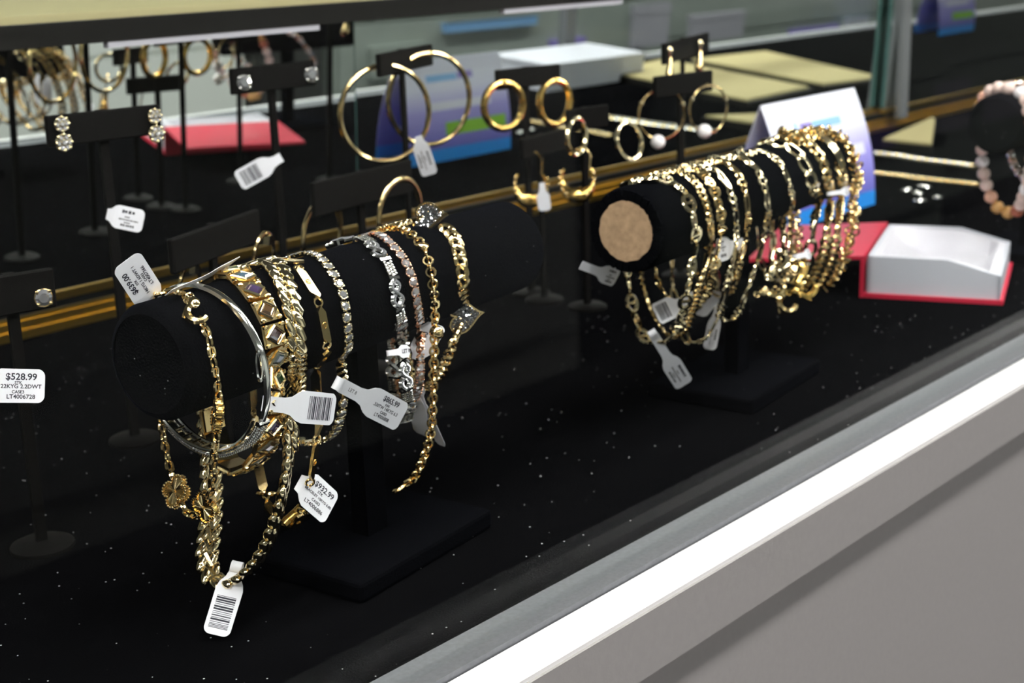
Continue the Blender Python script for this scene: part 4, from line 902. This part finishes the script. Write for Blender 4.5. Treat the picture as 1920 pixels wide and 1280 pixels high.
MB().quadbox([bp(-.005, -.004, 0), bp(-.002, -.004, 0), bp(-.002, Wb + .004, 0), bp(-.005, Wb + .004, 0)], [bp(-.005, -.004, hz2), bp(-.002, -.004, hz2), bp(-.002, Wb + .004, hz2), bp(-.005, Wb + .004, hz2)]).build('spine', M['red'], gb, False)
LL = .098
lid = [bp(-.004, -.004, hz2 - .003), bp(-.004, Wb + .004, hz2 - .003), bp(-LL, Wb + .004, hz2 - .010), bp(-LL, -.004, hz2 - .010)]
MB().quadbox(lid, [p + V((0, 0, .003)) for p in lid]).build('lid', M['red'], gb, False)

# ------------------------------------------------------------------ things lying on the deck at the right
GP = 'khaki jewellery pads'
def pad(label, pts, h):
    c = sum(pts, V((0, 0, 0))) / 4; o = thing('display_pad', label, 'pad', (c.x, c.y, 0), GP)
    MB().quadbox([V((p.x, p.y, 0)) for p in pts], [V((p.x, p.y, h)) for p in pts]).build('board', M['dark'], o, False)
    q = [c + (p - c) * .95 for p in pts]; MB().quadbox([V((p.x, p.y, h)) for p in q], [V((p.x, p.y, h + .003)) for p in q]).build('linen_cover', M['khaki'], o, False)
a_, b_ = deck(1652, 262, .012), deck(1748, 272, .012); 
pad('khaki pad lying on the deck left of the beaded bracelets', [a_, b_, b_ + V((.26, .12, 0)), a_ + V((.26, .05, 0))], .010)
pad('khaki pad outside the right picture edge, nearer the front, seen in the mirror', [V((1.92, .50, 0)), V((2.24, .50, 0)), V((2.24, .80, 0)), V((1.92, .80, 0))], .010) if False else None
pad('khaki pad farther right along the showcase, seen in the mirror', [V((2.02, .50, 0)), V((2.24, .47, 0)), V((2.20, .82, 0)), V((1.98, .83, 0))], .010)
pad('khaki pad farthest right along the showcase, seen in the mirror', [V((2.28, .50, 0)), V((2.52, .52, 0)), V((2.42, .84, 0)), V((2.24, .82, 0))], .010)
wb = thing('white_box', 'flat pale blue white box by the front glass, seen in the mirror behind the hoops', 'box', (1.95, .48, 0))
MB().box((1.95, .48, .020), (.26, .13, .040)).build('body', M['boxwhite'], wb, False); MB().box((1.95, .48, .0425), (.266, .136, .005)).build('lid', M['boxwhite'], wb, False)
def flat_chain(name, label, p0, p1, nl, mats, size, sag):
    A_, B_ = deck(*p0, .003), deck(*p1, .003); root = thing(name, label, 'bracelet', (A_ + B_) / 2 - V((0, 0, .003)), 'chains lying flat on the deck'); d = (B_ - A_).normalized(); sd = V((-d.y, d.x, 0))
    mes = [cuban_link(size * 1.5, size, size * .2, size * .22).mesh('link', M[q]) for q in mats]
    for i in range(nl):
        f = i / (nl - 1); P = A_.lerp(B_, f) + sd * (sag * math.sin(f * 9)); put('link', mes[i % len(mes)], root, frame(d, sd, V((0, 0, 1)), P))
flat_chain('flat_chain', 'bright silver chain lying flat on the deck behind the gift box', (1650, 288), (1828, 312), 24, ['silver', 'pgold'], .013, .002)
flat_chain('flat_chain', 'dull gold chain lying flat on the deck nearer the gift box', (1645, 325), (1832, 346), 28, ['gold', 'pgold'], .011, .002)
for i, (u, v) in enumerate(((1700, 356), (1722, 362), (1735, 350), (1726, 376), (1758, 370))):
    P = deck(u, v, .003); o = thing('silver_charm', 'small silver charm ' + ['leftmost', 'in the middle', 'farthest back', 'nearest the gift box', 'rightmost'][i] + ' of the loose group on the deck', 'charm', P - V((0, 0, .003)), 'loose silver charms')
    MB().ring(.0055, .004, .0016, 14, 6).build('ring', M['silver'], o, True, frame(V((1, 0, 0)), V((0, 1, 0)), V((0, 0, 1)), P) @ RZ(i * 50)); MB().ball((.007, 0, 0), .0026, 8).build('bead', M['silver'], o, True, frame(V((1, 0, 0)), V((0, 1, 0)), V((0, 0, 1)), P) @ RZ(i * 50))

# ------------------------------------------------------------------ posters and boxes across the aisle (seen in the mirror)
MN = V((0, -math.cos(TILT), -math.sin(TILT)))
def mhit(u, v, y, yb=1.04):
    d = ray(u, v); Pm = V((1, yb, 0)); P = CAM + d * ((Pm - CAM).dot(MN) / d.dot(MN)); r = d - MN * (2 * d.dot(MN)); return P + r * ((y - P.y) / r.y)
for lab, u0, v0, u1, v1, y, mt in (('pale blue box reflected under the shelf', 840, 30, 1010, 62, -1.46, 'paleblue'), ('grey box reflected between the hoops and the shelf', 700, 80, 800, 150, -1.46, 'tealcab'),
        ('dark blue box reflected right of the medium hoops', 1040, 70, 1100, 110, -1.46, 'purple'), ('grey white box reflected at the upper right', 1585, 30, 1632, 105, -1.75, 'boxwhite'), ('flat white box reflected at the upper right', 1640, 38, 1690, 72, -1.75, 'boxwhite'),
        ('dark purple box reflected at the upper right', 1480, 45, 1575, 105, -1.77, 'purple'), ('tall grey box reflected above the drop earrings', 1190, 5, 1260, 90, -1.46, 'cardgrey'), ('khaki box reflected above the pads', 1300, 20, 1400, 80, -1.46, 'cardgrey')):
    a_, b_ = mhit(u0, v1, y), mhit(u1, v0, y); z0_, z1_ = min(a_.z, b_.z), max(a_.z, b_.z); x0_, x1_ = min(a_.x, b_.x), max(a_.x, b_.x)
    o = thing('store_box', lab, 'box', ((x0_ + x1_) / 2, y - .1, z0_), 'boxes across the aisle'); c_ = ((x0_ + x1_) / 2, y - .015, (z0_ + z1_) / 2)
    MB().box(c_, (x1_ - x0_, .03, z1_ - z0_)).build('carton', M[mt], o, False); MB().box((c_[0], c_[1], z1_ - (z1_ - z0_) * .12), (x1_ - x0_ + .01, .034, (z1_ - z0_) * .24)).build('lid', M[mt], o, False)
